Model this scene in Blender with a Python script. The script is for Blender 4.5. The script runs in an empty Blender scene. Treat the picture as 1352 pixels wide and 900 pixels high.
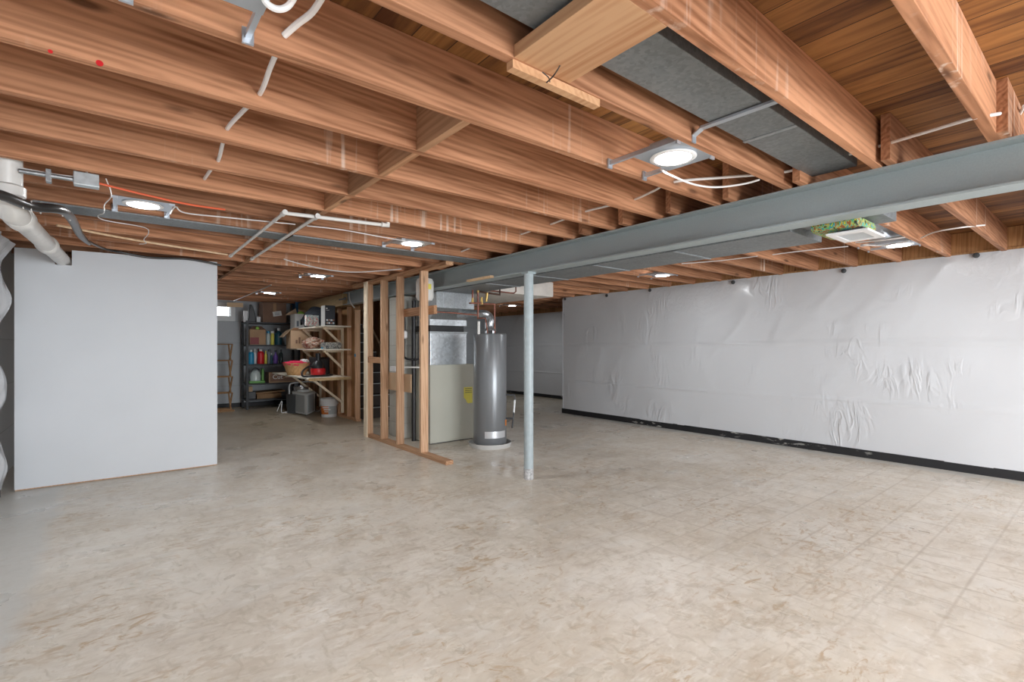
import bpy, bmesh, math, random
from mathutils import Vector, Matrix, noise
random.seed(7)
C = bpy.context.scene.collection
# ---------------------------------------------------------------- camera maths
FP, CX, HY, CH, YAW = 654.0, 676.0, 457.0, 1.28, math.radians(38.8)
FW = Vector((math.sin(YAW), math.cos(YAW), 0)); RT = Vector((math.cos(YAW), -math.sin(YAW), 0)); EYE = Vector((0, 0, CH))
def _ray(px, py): return FW + RT*((px-CX)/FP) + Vector((0, 0, 1))*((HY-py)/FP)
def _on(px, py, ax, v):
    d = _ray(px, py); return EYE + d*((v-EYE[ax])/d[ax])
def onX(px, py, v): return _on(px, py, 0, v)
def onY(px, py, v): return _on(px, py, 1, v)
def onZ(px, py, v): return _on(px, py, 2, v)

# ---------------------------------------------------------------- materials
def newmat(name):
    m = bpy.data.materials.new(name); m.use_nodes = True
    nt = m.node_tree; return m, nt, nt.nodes, nt.links, nt.nodes['Principled BSDF']
def inp(n, k, v):
    if k in n.inputs: n.inputs[k].default_value = v
def plain(name, col, rough=.6, metal=0, spec=.5, bump=0, bscale=40, var=0, coat=0):
    m, nt, N, L, b = newmat(name)
    b.inputs['Base Color'].default_value = (*col, 1); b.inputs['Roughness'].default_value = rough
    b.inputs['Metallic'].default_value = metal; inp(b, 'Specular IOR Level', spec); inp(b, 'Coat Weight', coat)
    if var or bump:
        tc = N.new('ShaderNodeTexCoord'); no = N.new('ShaderNodeTexNoise'); no.inputs['Scale'].default_value = bscale
        no.inputs['Detail'].default_value = 4; L.new(tc.outputs['Object'], no.inputs['Vector'])
        if var:
            r = N.new('ShaderNodeValToRGB'); r.color_ramp.elements[0].position = .3; r.color_ramp.elements[1].position = .7
            r.color_ramp.elements[0].color = (*[c*(1-var) for c in col], 1); r.color_ramp.elements[1].color = (*[min(1, c*(1+var)) for c in col], 1)
            L.new(no.outputs['Fac'], r.inputs['Fac']); L.new(r.outputs['Color'], b.inputs['Base Color'])
        if bump:
            bp = N.new('ShaderNodeBump'); bp.inputs['Strength'].default_value = bump; bp.inputs['Distance'].default_value = .01
            L.new(no.outputs['Fac'], bp.inputs['Height']); L.new(bp.outputs['Normal'], b.inputs['Normal'])
    return m
def math_(N, L, op, a, bb=None, clamp=False):
    n = N.new('ShaderNodeMath'); n.operation = op; n.use_clamp = clamp
    for i, v in enumerate((a, bb)):
        if v is None: continue
        if isinstance(v, (int, float)): n.inputs[i].default_value = v
        else: L.new(v, n.inputs[i])
    return n.outputs[0]
def mixc(N, L, f, a, bb, mode='MIX'):
    n = N.new('ShaderNodeMix'); n.data_type = 'RGBA'; n.blend_type = mode
    for i, v in ((0, f), (6, a), (7, bb)):
        if isinstance(v, (int, float)): n.inputs[i].default_value = v
        elif isinstance(v, tuple): n.inputs[i].default_value = (*v, 1) if len(v) == 3 else v
        else: L.new(v, n.inputs[i])
    return n.outputs[2]
def wood(name, light, dark, axis='X', rough=.7, drips=0, knots=1, var=.25):
    m, nt, N, L, b = newmat(name)
    tc = N.new('ShaderNodeTexCoord'); oi = N.new('ShaderNodeObjectInfo')
    off = N.new('ShaderNodeVectorMath'); off.operation = 'ADD'
    cmb = N.new('ShaderNodeCombineXYZ'); rr = math_(N, L, 'MULTIPLY', oi.outputs['Random'], 37.0)
    for i in range(3): L.new(rr, cmb.inputs[i])
    L.new(tc.outputs['Object'], off.inputs[0]); L.new(cmb.outputs[0], off.inputs[1])
    def stretch(s_long, s_cross):
        mp = N.new('ShaderNodeMapping'); s = [s_cross]*3; s['XYZ'.index(axis)] = s_long
        mp.inputs['Scale'].default_value = s; L.new(off.outputs[0], mp.inputs['Vector']); return mp.outputs[0]
    n1 = N.new('ShaderNodeTexNoise'); n1.inputs['Scale'].default_value = 1; n1.inputs['Detail'].default_value = 5; n1.inputs['Distortion'].default_value = 1.2
    L.new(stretch(1.3, 30), n1.inputs['Vector'])
    n2 = N.new('ShaderNodeTexNoise'); n2.inputs['Scale'].default_value = 1; n2.inputs['Detail'].default_value = 3
    L.new(stretch(.8, 5), n2.inputs['Vector'])
    w = N.new('ShaderNodeTexWave'); w.wave_type = 'BANDS'; w.bands_direction = 'DIAGONAL'; w.inputs['Scale'].default_value = 3.2
    w.inputs['Distortion'].default_value = 9; w.inputs['Detail'].default_value = 2; w.inputs['Detail Scale'].default_value = .8
    L.new(stretch(.35, 6), w.inputs['Vector'])
    f = math_(N, L, 'ADD', math_(N, L, 'MULTIPLY', n1.outputs['Fac'], .55), math_(N, L, 'ADD', math_(N, L, 'MULTIPLY', n2.outputs['Fac'], .55), math_(N, L, 'MULTIPLY', w.outputs['Fac'], .14)))
    r = N.new('ShaderNodeValToRGB'); e = r.color_ramp.elements
    e[0].position = .36; e[0].color = (*dark, 1); e[1].position = .72; e[1].color = (*light, 1)
    L.new(f, r.inputs['Fac'])
    hv = N.new('ShaderNodeHueSaturation'); L.new(r.outputs['Color'], hv.inputs['Color'])
    L.new(math_(N, L, 'ADD', math_(N, L, 'MULTIPLY', oi.outputs['Random'], 2*var), 1-var), hv.inputs['Value'])
    col = hv.outputs['Color']
    if knots:
        v = N.new('ShaderNodeTexVoronoi'); v.inputs['Scale'].default_value = 1; L.new(stretch(1.7, 6.5), v.inputs['Vector'])
        k = N.new('ShaderNodeMapRange'); k.inputs['From Min'].default_value = .05; k.inputs['From Max'].default_value = .13
        k.inputs['To Min'].default_value = .75; k.inputs['To Max'].default_value = 0
        L.new(v.outputs['Distance'], k.inputs['Value'])
        col = mixc(N, L, k.outputs[0], col, tuple(c*.35 for c in dark))
    if drips:
        mp = N.new('ShaderNodeMapping'); mp.inputs['Scale'].default_value = (26, 26, 1.4); L.new(off.outputs[0], mp.inputs['Vector'])
        nd = N.new('ShaderNodeTexNoise'); nd.inputs['Scale'].default_value = 1; nd.inputs['Detail'].default_value = 3; L.new(mp.outputs[0], nd.inputs['Vector'])
        nb = N.new('ShaderNodeTexNoise'); nb.inputs['Scale'].default_value = 1.1; L.new(off.outputs[0], nb.inputs['Vector'])
        a = N.new('ShaderNodeMapRange'); a.inputs['From Min'].default_value = .56; a.inputs['From Max'].default_value = .74; L.new(nd.outputs['Fac'], a.inputs['Value'])
        c2 = N.new('ShaderNodeMapRange'); c2.inputs['From Min'].default_value = .55; c2.inputs['From Max'].default_value = .66; L.new(nb.outputs['Fac'], c2.inputs['Value'])
        col = mixc(N, L, math_(N, L, 'MULTIPLY', math_(N, L, 'MULTIPLY', a.outputs[0], c2.outputs[0]), drips), col, (.75, .62, .52))
    L.new(col, b.inputs['Base Color']); b.inputs['Roughness'].default_value = rough; inp(b, 'Specular IOR Level', .3)
    bp = N.new('ShaderNodeBump'); bp.inputs['Strength'].default_value = .25; bp.inputs['Distance'].default_value = .004
    L.new(n1.outputs['Fac'], bp.inputs['Height']); L.new(bp.outputs['Normal'], b.inputs['Normal'])
    return m

WL, WD = (.60, .345, .195), (.30, .125, .052)
M = {}
M['joist'] = wood('joist_wood', (.51, .25, .135), (.185, .068, .027), 'X', drips=.9)
M['block'] = wood('block_wood', (.50, .28, .155), (.26, .115, .05), 'Y')
M['header'] = wood('header_wood', (.56, .33, .18), (.38, .17, .075), 'Y', knots=0, var=.05)
M['stud'] = wood('stud_wood', (.72, .47, .30), (.44, .22, .11), 'Z', var=.12)
M['plateY'] = wood('plate_wood', (.60, .36, .21), (.30, .13, .06), 'Y', var=.15)
M['pine'] = wood('pine', (.90, .78, .60), (.76, .60, .42), 'Z', knots=0, var=.06)
M['pineX'] = wood('pine_shelf', (.92, .88, .78), (.80, .72, .58), 'Y', knots=0, var=.06)
M['oldply'] = wood('plywood_wall', (.46, .25, .11), (.22, .10, .04), 'Z', var=.1)
M['tanbeam'] = wood('tan_beam', (.56, .40, .21), (.38, .24, .11), 'Y', var=.05, knots=0)
M['lath'] = wood('lath', (.74, .55, .36), (.55, .36, .20), 'X', knots=0)

def deck_mat():
    m, nt, N, L, b = newmat('deck_boards')
    tc = N.new('ShaderNodeTexCoord')
    br = N.new('ShaderNodeTexBrick'); mp = N.new('ShaderNodeMapping'); mp.inputs['Rotation'].default_value = (0, 0, math.pi/2)
    L.new(tc.outputs['Object'], mp.inputs['Vector']); L.new(mp.outputs[0], br.inputs['Vector'])
    br.inputs['Scale'].default_value = 1; br.inputs['Brick Width'].default_value = 40; br.inputs['Row Height'].default_value = .15
    br.inputs['Mortar Size'].default_value = .0025; br.inputs['Color1'].default_value = (0, 0, 0, 1); br.inputs['Color2'].default_value = (1, 1, 1, 1)
    br.inputs['Mortar'].default_value = (.5, .5, .5, 1)
    mp2 = N.new('ShaderNodeMapping'); mp2.inputs['Scale'].default_value = (14, 1.4, 1); L.new(tc.outputs['Object'], mp2.inputs['Vector'])
    add = N.new('ShaderNodeVectorMath'); add.operation = 'ADD'; sc = N.new('ShaderNodeVectorMath'); sc.operation = 'SCALE'; sc.inputs['Scale'].default_value = 9
    L.new(br.outputs['Color'], sc.inputs[0]); L.new(sc.outputs[0], add.inputs[1]); L.new(mp2.outputs[0], add.inputs[0])
    n1 = N.new('ShaderNodeTexNoise'); n1.inputs['Scale'].default_value = 1; n1.inputs['Detail'].default_value = 6; n1.inputs['Distortion'].default_value = 1.6
    L.new(add.outputs[0], n1.inputs['Vector'])
    f = math_(N, L, 'ADD', math_(N, L, 'MULTIPLY', n1.outputs['Fac'], .75), math_(N, L, 'MULTIPLY', br.outputs['Color'], .25))
    r = N.new('ShaderNodeValToRGB'); e = r.color_ramp.elements
    e[0].position = .30; e[0].color = (.08, .026, .008, 1); e[1].position = .72; e[1].color = (.36, .165, .05, 1)
    L.new(f, r.inputs['Fac'])
    col = mixc(N, L, br.outputs['Fac'], r.outputs['Color'], (.04, .015, .006))
    L.new(col, b.inputs['Base Color']); b.inputs['Roughness'].default_value = .65; inp(b, 'Specular IOR Level', .3)
    return m
M['deck'] = deck_mat()

def floor_mat():
    m, nt, N, L, b = newmat('concrete_floor')
    g = N.new('ShaderNodeNewGeometry'); P = g.outputs['Position']
    sep = N.new('ShaderNodeSeparateXYZ'); L.new(P, sep.inputs[0])
    def nz(scale, detail=5, sc=(1, 1, 1), rot=0, dist=0, loc=0, rg=.5):
        mp = N.new('ShaderNodeMapping'); mp.inputs['Scale'].default_value = sc; mp.inputs['Rotation'].default_value = (0, 0, rot); mp.inputs['Location'].default_value = (loc, loc, 0)
        L.new(P, mp.inputs['Vector'])
        n = N.new('ShaderNodeTexNoise'); n.inputs['Scale'].default_value = scale; n.inputs['Detail'].default_value = detail; n.inputs['Distortion'].default_value = dist
        n.inputs['Roughness'].default_value = rg
        L.new(mp.outputs[0], n.inputs['Vector']); return n.outputs['Fac']
    def rng(f, a, bb, t0=0, t1=1):
        k = N.new('ShaderNodeMapRange'); k.inputs['From Min'].default_value = a; k.inputs['From Max'].default_value = bb
        k.inputs['To Min'].default_value = t0; k.inputs['To Max'].default_value = t1; L.new(f, k.inputs['Value']); return k.outputs[0]
    big = nz(.9, 4); med = nz(4.5, 7, (1, 1, 1), .3, .8, rg=.65)
    col = mixc(N, L, rng(big, .38, .62), (.61, .545, .455), (.71, .66, .585))
    col = mixc(N, L, rng(med, .42, .62, 0, .45), col, (.46, .39, .31))
    # brushed tan glue streaks along two directions
    s1 = nz(1, 7, (4, 15, 1), math.radians(20), 1.6, rg=.65); s2 = nz(3.1, 4, loc=5)
    st = math_(N, L, 'MULTIPLY', rng(s1, .54, .66), rng(s2, .52, .62))
    col = mixc(N, L, math_(N, L, 'MULTIPLY', st, .6), col, (.42, .29, .17))
    s3 = nz(1, 7, (5, 16, 1), math.radians(65), 1.6, loc=9, rg=.65); s4 = nz(1.9, 4, loc=15)
    st2 = math_(N, L, 'MULTIPLY', rng(s3, .50, .66), rng(s4, .45, .56))
    col = mixc(N, L, math_(N, L, 'MULTIPLY', st2, .45), col, (.36, .28, .20))
    sw = nz(1, 7, (1.5, 4.5, 1), math.radians(-15), 1.2, loc=30, rg=.62); 
    col = mixc(N, L, rng(sw, .5, .7, 0, .6), col, (.67, .64, .59))
    pa = nz(6.5, 6, (1, 1.8, 1), math.radians(25), 1.8, 51, .62); pb = nz(1.6, 3, loc=61)
    col = mixc(N, L, math_(N, L, 'MULTIPLY', rng(pa, .54, .62, 0, .75), rng(pb, .45, .6)), col, (.42, .29, .16))
    pc_ = nz(9, 6, (1.6, 1, 1), math.radians(50), 1.2, 71, .6)
    col = mixc(N, L, rng(pc_, .52, .68, 0, .5), col, (.40, .34, .25))
    col = mixc(N, L, rng(nz(14, 5, (1, 2, 1), .4, .8, 81), .56, .7, 0, .5), col, (.74, .70, .64))
    # old tile lines
    br = N.new('ShaderNodeTexBrick'); br.offset = 0; br.inputs['Scale'].default_value = 1; br.inputs['Brick Width'].default_value = .27; br.inputs['Row Height'].default_value = .27
    br.inputs['Mortar Size'].default_value = .012; br.inputs['Mortar Smooth'].default_value = .9; L.new(P, br.inputs['Vector'])
    tl = math_(N, L, 'MULTIPLY', br.outputs['Fac'], rng(sep.outputs['X'], 2.0, 3.4))
    tl = math_(N, L, 'MULTIPLY', tl, rng(nz(1.7, 3, loc=3), .35, .55, .35, 1))
    col = mixc(N, L, math_(N, L, 'MULTIPLY', tl, .42), col, (.34, .27, .20))
    # small dark specks
    v = N.new('ShaderNodeTexVoronoi'); v.inputs['Scale'].default_value = 2.3; v.inputs['Randomness'].default_value = 1; 
    va = N.new('ShaderNodeVectorMath'); va.operation = 'ADD'; nn = N.new('ShaderNodeTexNoise'); nn.inputs['Scale'].default_value = 22
    L.new(P, nn.inputs['Vector']); ns = N.new('ShaderNodeVectorMath'); ns.operation = 'SCALE'; ns.inputs['Scale'].default_value = .03
    L.new(nn.outputs['Color'], ns.inputs[0]); L.new(P, va.inputs[0]); L.new(ns.outputs[0], va.inputs[1]); L.new(va.outputs[0], v.inputs['Vector'])
    col = mixc(N, L, math_(N, L, 'MULTIPLY', rng(v.outputs['Distance'], .015, .032, .85, 0), rng(nz(1.1, 2, loc=21), .5, .56)), col, (.10, .07, .05))
    # bare cement margins along the walls
    wob = math_(N, L, 'MULTIPLY', math_(N, L, 'SUBTRACT', nz(1.5, 4, loc=2), .5), .25)
    xr = math_(N, L, 'ADD', sep.outputs['X'], wob)
    mar = math_(N, L, 'ADD', rng(xr, -.30, -.38), rng(xr, 6.50, 6.56))
    col = mixc(N, L, math_(N, L, 'MULTIPLY', mar, .75), col, mixc(N, L, med, (.48, .48, .45), (.64, .63, .60)))
    # far corner is darker and browner
    far = rng(math_(N, L, 'ADD', sep.outputs['Y'], math_(N, L, 'MULTIPLY', big, 2.0)), 6.8, 9.5, 0, .7)
    col = mixc(N, L, far, col, mixc(N, L, med, (.26, .19, .11), (.46, .38, .26)))
    L.new(col, b.inputs['Base Color'])
    L.new(rng(nz(2.3, 5, loc=44), .3, .7, .22, .5), b.inputs['Roughness'])
    bp = N.new('ShaderNodeBump'); bp.inputs['Strength'].default_value = .12; bp.inputs['Distance'].default_value = .01
    L.new(nz(9, 6, rg=.6), bp.inputs['Height']); L.new(bp.outputs['Normal'], b.inputs['Normal'])
    return m
M['floor'] = floor_mat()

def poly_mat():
    m, nt, N, L, b = newmat('white_poly_sheet')
    g = N.new('ShaderNodeNewGeometry'); P = g.outputs['Position']
    b.inputs['Base Color'].default_value = (.66, .675, .70, 1); b.inputs['Roughness'].default_value = .17; inp(b, 'Specular IOR Level', .5)
    def nz(sc, scale, det, loc=0, dist=0):
        mp = N.new('ShaderNodeMapping'); mp.inputs['Scale'].default_value = sc; mp.inputs['Location'].default_value = (loc,)*3; mp.inputs['Rotation'].default_value = (math.radians(30), 0, 0)
        L.new(P, mp.inputs['Vector']); n = N.new('ShaderNodeTexNoise'); n.inputs['Scale'].default_value = scale; n.inputs['Detail'].default_value = det; n.inputs['Distortion'].default_value = dist
        L.new(mp.outputs[0], n.inputs['Vector']); return n.outputs['Fac']
    a = nz((1, 1, 1), 1.6, 2); r = nz((1, 3.0, 1.0), 2.0, 3, 4, 1.0)
    rid = math_(N, L, 'SUBTRACT', 1, math_(N, L, 'ABSOLUTE', math_(N, L, 'MULTIPLY', math_(N, L, 'SUBTRACT', r, .5), 9)), True)
    k = N.new('ShaderNodeMapRange'); k.inputs['From Min'].default_value = .56; k.inputs['From Max'].default_value = .72; L.new(a, k.inputs['Value'])
    sz = N.new('ShaderNodeSeparateXYZ'); L.new(P, sz.inputs[0]); kz = N.new('ShaderNodeMapRange'); kz.inputs['From Min'].default_value = 1.5; kz.inputs['From Max'].default_value = 2.0
    kz.inputs['To Max'].default_value = .9; L.new(sz.outputs['Z'], kz.inputs['Value']); fine = nz((1, 3, 2.2), 4.5, 4, 13, 1.5); fm = N.new('ShaderNodeMapRange'); fm.inputs['From Min'].default_value = .5; fm.inputs['From Max'].default_value = .62
    L.new(nz((1, 1, 1), 1.1, 1, 31), fm.inputs['Value']); finez = math_(N, L, 'MULTIPLY', math_(N, L, 'MULTIPLY', fine, kz.outputs[0]), fm.outputs[0])
    h = math_(N, L, 'ADD', math_(N, L, 'ADD', finez, math_(N, L, 'MULTIPLY', math_(N, L, 'MULTIPLY', rid, k.outputs[0]), .8)), math_(N, L, 'MULTIPLY', nz((1, 1, 1), 2.5, 4, 8), .7))
    bp = N.new('ShaderNodeBump'); bp.inputs['Strength'].default_value = .5; bp.inputs['Distance'].default_value = .02
    L.new(h, bp.inputs['Height']); L.new(bp.outputs['Normal'], b.inputs['Normal'])
    return m
M['poly'] = poly_mat()
def galv(name, base=(.42, .45, .47), rough=.42, metal=.85, scale=14):
    m, nt, N, L, b = newmat(name); tc = N.new('ShaderNodeTexCoord')
    v = N.new('ShaderNodeTexVoronoi'); v.inputs['Scale'].default_value = scale*5; L.new(tc.outputs['Object'], v.inputs['Vector'])
    n = N.new('ShaderNodeTexNoise'); n.inputs['Scale'].default_value = 3; n.inputs['Detail'].default_value = 5; L.new(tc.outputs['Object'], n.inputs['Vector'])
    sp = N.new('ShaderNodeSeparateColor'); L.new(v.outputs['Color'], sp.inputs[0])
    f = math_(N, L, 'ADD', math_(N, L, 'MULTIPLY', sp.outputs[0], .4), math_(N, L, 'MULTIPLY', n.outputs['Fac'], .8))
    r = N.new('ShaderNodeValToRGB'); e = r.color_ramp.elements; e[0].position = .3; e[1].position = .9
    e[0].color = (*[c*.8 for c in base], 1); e[1].color = (*[min(1, c*1.2) for c in base], 1)
    L.new(f, r.inputs['Fac']); L.new(r.outputs['Color'], b.inputs['Base Color']); b.inputs['Metallic'].default_value = metal; b.inputs['Roughness'].default_value = rough
    return m
M['galv'] = galv('galvanized_steel'); M['galvd'] = galv('dusty_galvanized', (.22, .24, .25), .55, .5)
M['galvb'] = galv('bright_galvanized', (.62, .66, .69), .35, .9, 6)
M['beam'] = plain('beam_paint', (.335, .395, .41), .45, bump=.05, bscale=120, var=.04)
M['beamdirt'] = plain('beam_underside', (.30, .29, .27), .7, var=.3, bscale=6)
M['post'] = plain('post_paint', (.37, .43, .45), .38, var=.08, bscale=20)
M['white'] = plain('white_paint', (.80, .81, .82), .5)
M['panel'] = plain('white_board', (.64, .665, .695), .55, var=.02, bscale=2)
M['pvc'] = plain('white_pvc', (.74, .73, .70), .35, var=.06, bscale=12)
M['cable'] = plain('white_cable', (.78, .76, .74), .5)
M['beigecable'] = plain('beige_cable', (.55, .46, .36), .5)
M['black'] = plain('black_plastic', (.018, .018, .02), .4)
def strip_mat():
    m, nt, N, L, b = newmat('black_membrane'); g = N.new('ShaderNodeNewGeometry'); mp = N.new('ShaderNodeMapping'); mp.inputs['Scale'].default_value = (9, 9, 45)
    L.new(g.outputs['Position'], mp.inputs['Vector']); n = N.new('ShaderNodeTexNoise'); n.inputs['Scale'].default_value = 1; n.inputs['Detail'].default_value = 6; L.new(mp.outputs[0], n.inputs['Vector'])
    n2 = N.new('ShaderNodeTexNoise'); n2.inputs['Scale'].default_value = .9; L.new(g.outputs['Position'], n2.inputs['Vector'])
    a = N.new('ShaderNodeMapRange'); a.inputs['From Min'].default_value = .58; a.inputs['From Max'].default_value = .64; L.new(n.outputs['Fac'], a.inputs['Value'])
    c = N.new('ShaderNodeMapRange'); c.inputs['From Min'].default_value = .52; c.inputs['From Max'].default_value = .58; L.new(n2.outputs['Fac'], c.inputs['Value'])
    L.new(mixc(N, L, math_(N, L, 'MULTIPLY', a.outputs[0], c.outputs[0]), (.016, .016, .018), (.42, .41, .38)), b.inputs['Base Color']); b.inputs['Roughness'].default_value = .55
    return m
M['blackstrip'] = strip_mat()
M['abs'] = plain('black_drain_pipe', (.035, .033, .032), .3, var=.4, bscale=8)
M['orange'] = plain('orange_cable', (.75, .13, .05), .5)
M['greymetal'] = plain('steel_bracket', (.55, .60, .66), .35, metal=.7)
M['trim'] = plain('white_trim_ring', (.85, .85, .85), .4)
M['box_steel'] = plain('junction_steel', (.55, .60, .62), .4, metal=.6, var=.2, bscale=20)
M['block_wall'] = None
M['beige'] = plain('beige_enamel', (.50, .50, .43), .45, var=.03, bscale=3)
M['tank'] = plain('grey_enamel', (.20, .21, .22), .28, metal=.3)
M['copper'] = plain('copper', (.26, .105, .075), .45, metal=.4, var=.4, bscale=15)
M['brass'] = plain('brass', (.65, .45, .16), .35, metal=.85)
M['yellow'] = plain('yellow_label', (.80, .72, .12), .5)
M['red'] = plain('red_plastic', (.62, .02, .025), .35)
M['darkred'] = plain('dark_red', (.22, .02, .02), .5)
M['blue'] = plain('blue_plastic', (.02, .28, .50), .35)
M['deepblue'] = plain('deep_blue', (.01, .12, .28), .4)
M['teal'] = plain('dark_teal', (.02, .10, .14), .35)
M['green'] = plain('green_plastic', (.14, .36, .08), .4)
M['lime'] = plain('lime_green', (.35, .65, .10), .5)
M['purple'] = plain('purple_plastic', (.16, .08, .36), .35)
M['grey'] = plain('grey_plastic', (.42, .45, .46), .45)
M['lgrey'] = plain('light_grey_plastic', (.76, .79, .80), .45)
M['darkgrey'] = plain('dark_grey', (.06, .065, .07), .5)
M['shelfmetal'] = plain('shelf_metal', (.018, .020, .024), .5)
M['card'] = plain('cardboard', (.42, .26, .15), .8, var=.08, bscale=6)
M['cardl'] = plain('light_cardboard', (.55, .38, .24), .8, var=.06, bscale=6)
M['carddark'] = plain('brown_cardboard', (.24, .14, .095), .8, var=.08, bscale=6)
M['darkcloth'] = plain('black_cloth', (.012, .016, .025), .9, bump=.6, bscale=30)
M['quilt'] = None
M['duct_wrap'] = plain('white_duct_wrap', (.66, .62, .57), .55, bump=.9, bscale=7, var=.1)
M['carpet'] = plain('dark_stair_carpet', (.075, .06, .055), .95, bump=.6, bscale=90)
M['wicker'] = wood('wicker', (.62, .40, .20), (.38, .20, .08), 'Z', knots=0)
M['rackwood'] = wood('rack_wood', (.40, .24, .12), (.26, .13, .06), 'Z', knots=0)
M['paper'] = plain('paper', (.78, .78, .76), .7)
M['glassgreen'] = plain('dark_glass', (.02, .03, .03), .15)
M['clear'] = plain('cloudy_plastic', (.55, .62, .60), .2)
M['pink'] = plain('pink_cloth', (.75, .03, .10), .8, bump=.4, bscale=30)
M['slate'] = plain('slate', (.20, .23, .27), .6)

def cmu(name, c1, c2, w=.43, h=.215, mortar=(.42, .41, .38), msize=.007):
    m, nt, N, L, b = newmat(name); tc = N.new('ShaderNodeTexCoord'); g = N.new('ShaderNodeNewGeometry')
    s = N.new('ShaderNodeSeparateXYZ'); L.new(g.outputs['Position'], s.inputs[0]); cb = N.new('ShaderNodeCombineXYZ')
    L.new(math_(N, L, 'ADD', s.outputs['X'], s.outputs['Y']), cb.inputs[0]); L.new(s.outputs['Z'], cb.inputs[1])
    br = N.new('ShaderNodeTexBrick'); br.inputs['Scale'].default_value = 1; br.inputs['Brick Width'].default_value = w; br.inputs['Row Height'].default_value = h
    br.inputs['Mortar Size'].default_value = msize; br.inputs['Mortar Smooth'].default_value = .4
    br.inputs['Color1'].default_value = (*c1, 1); br.inputs['Color2'].default_value = (*c2, 1); br.inputs['Mortar'].default_value = (*mortar, 1)
    L.new(cb.outputs[0], br.inputs['Vector'])
    n = N.new('ShaderNodeTexNoise'); n.inputs['Scale'].default_value = 60; n.inputs['Detail'].default_value = 4; L.new(g.outputs['Position'], n.inputs['Vector'])
    L.new(br.outputs['Color'], b.inputs['Base Color']); b.inputs['Roughness'].default_value = .8
    bp = N.new('ShaderNodeBump'); bp.inputs['Strength'].default_value = .5; bp.inputs['Distance'].default_value = .01
    L.new(math_(N, L, 'SUBTRACT', math_(N, L, 'MULTIPLY', n.outputs['Fac'], .4), br.outputs['Fac']), bp.inputs['Height']); L.new(bp.outputs['Normal'], b.inputs['Normal'])
    return m
M['block_wall'] = cmu('painted_block', (.50, .50, .46), (.45, .45, .41))
M['board_wall'] = cmu('foam_board_wall', (.52, .55, .58), (.50, .53, .55), 1.3, .45, (.36, .39, .41), .004)
M['rearwall'] = plain('rear_wall_white', (.72, .73, .74), .6)
def multi(name, cols, scale=8, sharp=True, rough=.6):
    m, nt, N, L, b = newmat(name); tc = N.new('ShaderNodeTexCoord')
    n = N.new('ShaderNodeTexNoise'); n.inputs['Scale'].default_value = scale; n.inputs['Detail'].default_value = 1; n.inputs['Distortion'].default_value = 1.5
    L.new(tc.outputs['Object'], n.inputs['Vector']); r = N.new('ShaderNodeValToRGB'); r.color_ramp.interpolation = 'CONSTANT' if sharp else 'LINEAR'
    e = r.color_ramp.elements
    for i, c in enumerate(cols):
        p = .34 + .32*i/len(cols)
        el = e[i] if i < 2 else e.new(p)
        el.position = p; el.color = (*c, 1)
    L.new(n.outputs['Fac'], r.inputs['Fac']); L.new(r.outputs['Color'], b.inputs['Base Color']); b.inputs['Roughness'].default_value = rough
    return m
M['wrap'] = multi('printed_wrap', [(.02, .03, .02), (.62, .55, .05), (.10, .42, .12), (.03, .30, .42), (.60, .50, .08), (.30, .10, .03)], 26)
M['quilt'] = multi('patterned_throw', [(.55, .56, .52), (.05, .07, .10), (.50, .46, .40), (.10, .10, .10), (.60, .60, .55)], 14)
M['rustcloth'] = multi('rust_blanket', [(.60, .52, .42), (.35, .11, .05), (.45, .40, .33), (.28, .07, .04)], 13)
M['printbag'] = multi('printed_bag', [(.65, .66, .60), (.55, .05, .05), (.70, .70, .66), (.20, .35, .36), (.70, .68, .60)], 18)

def emit(name, col, s):
    m, nt, N, L, b = newmat(name); b.inputs['Base Color'].default_value = (*col, 1)
    b.inputs['Emission Color'].default_value = (*col, 1); b.inputs['Emission Strength'].default_value = s; return m
M['lamp'] = emit('lamp_diffuser', (.95, .98, 1), 92)
M['sky'] = emit('window_daylight', (.93, .96, 1), 5)

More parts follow.
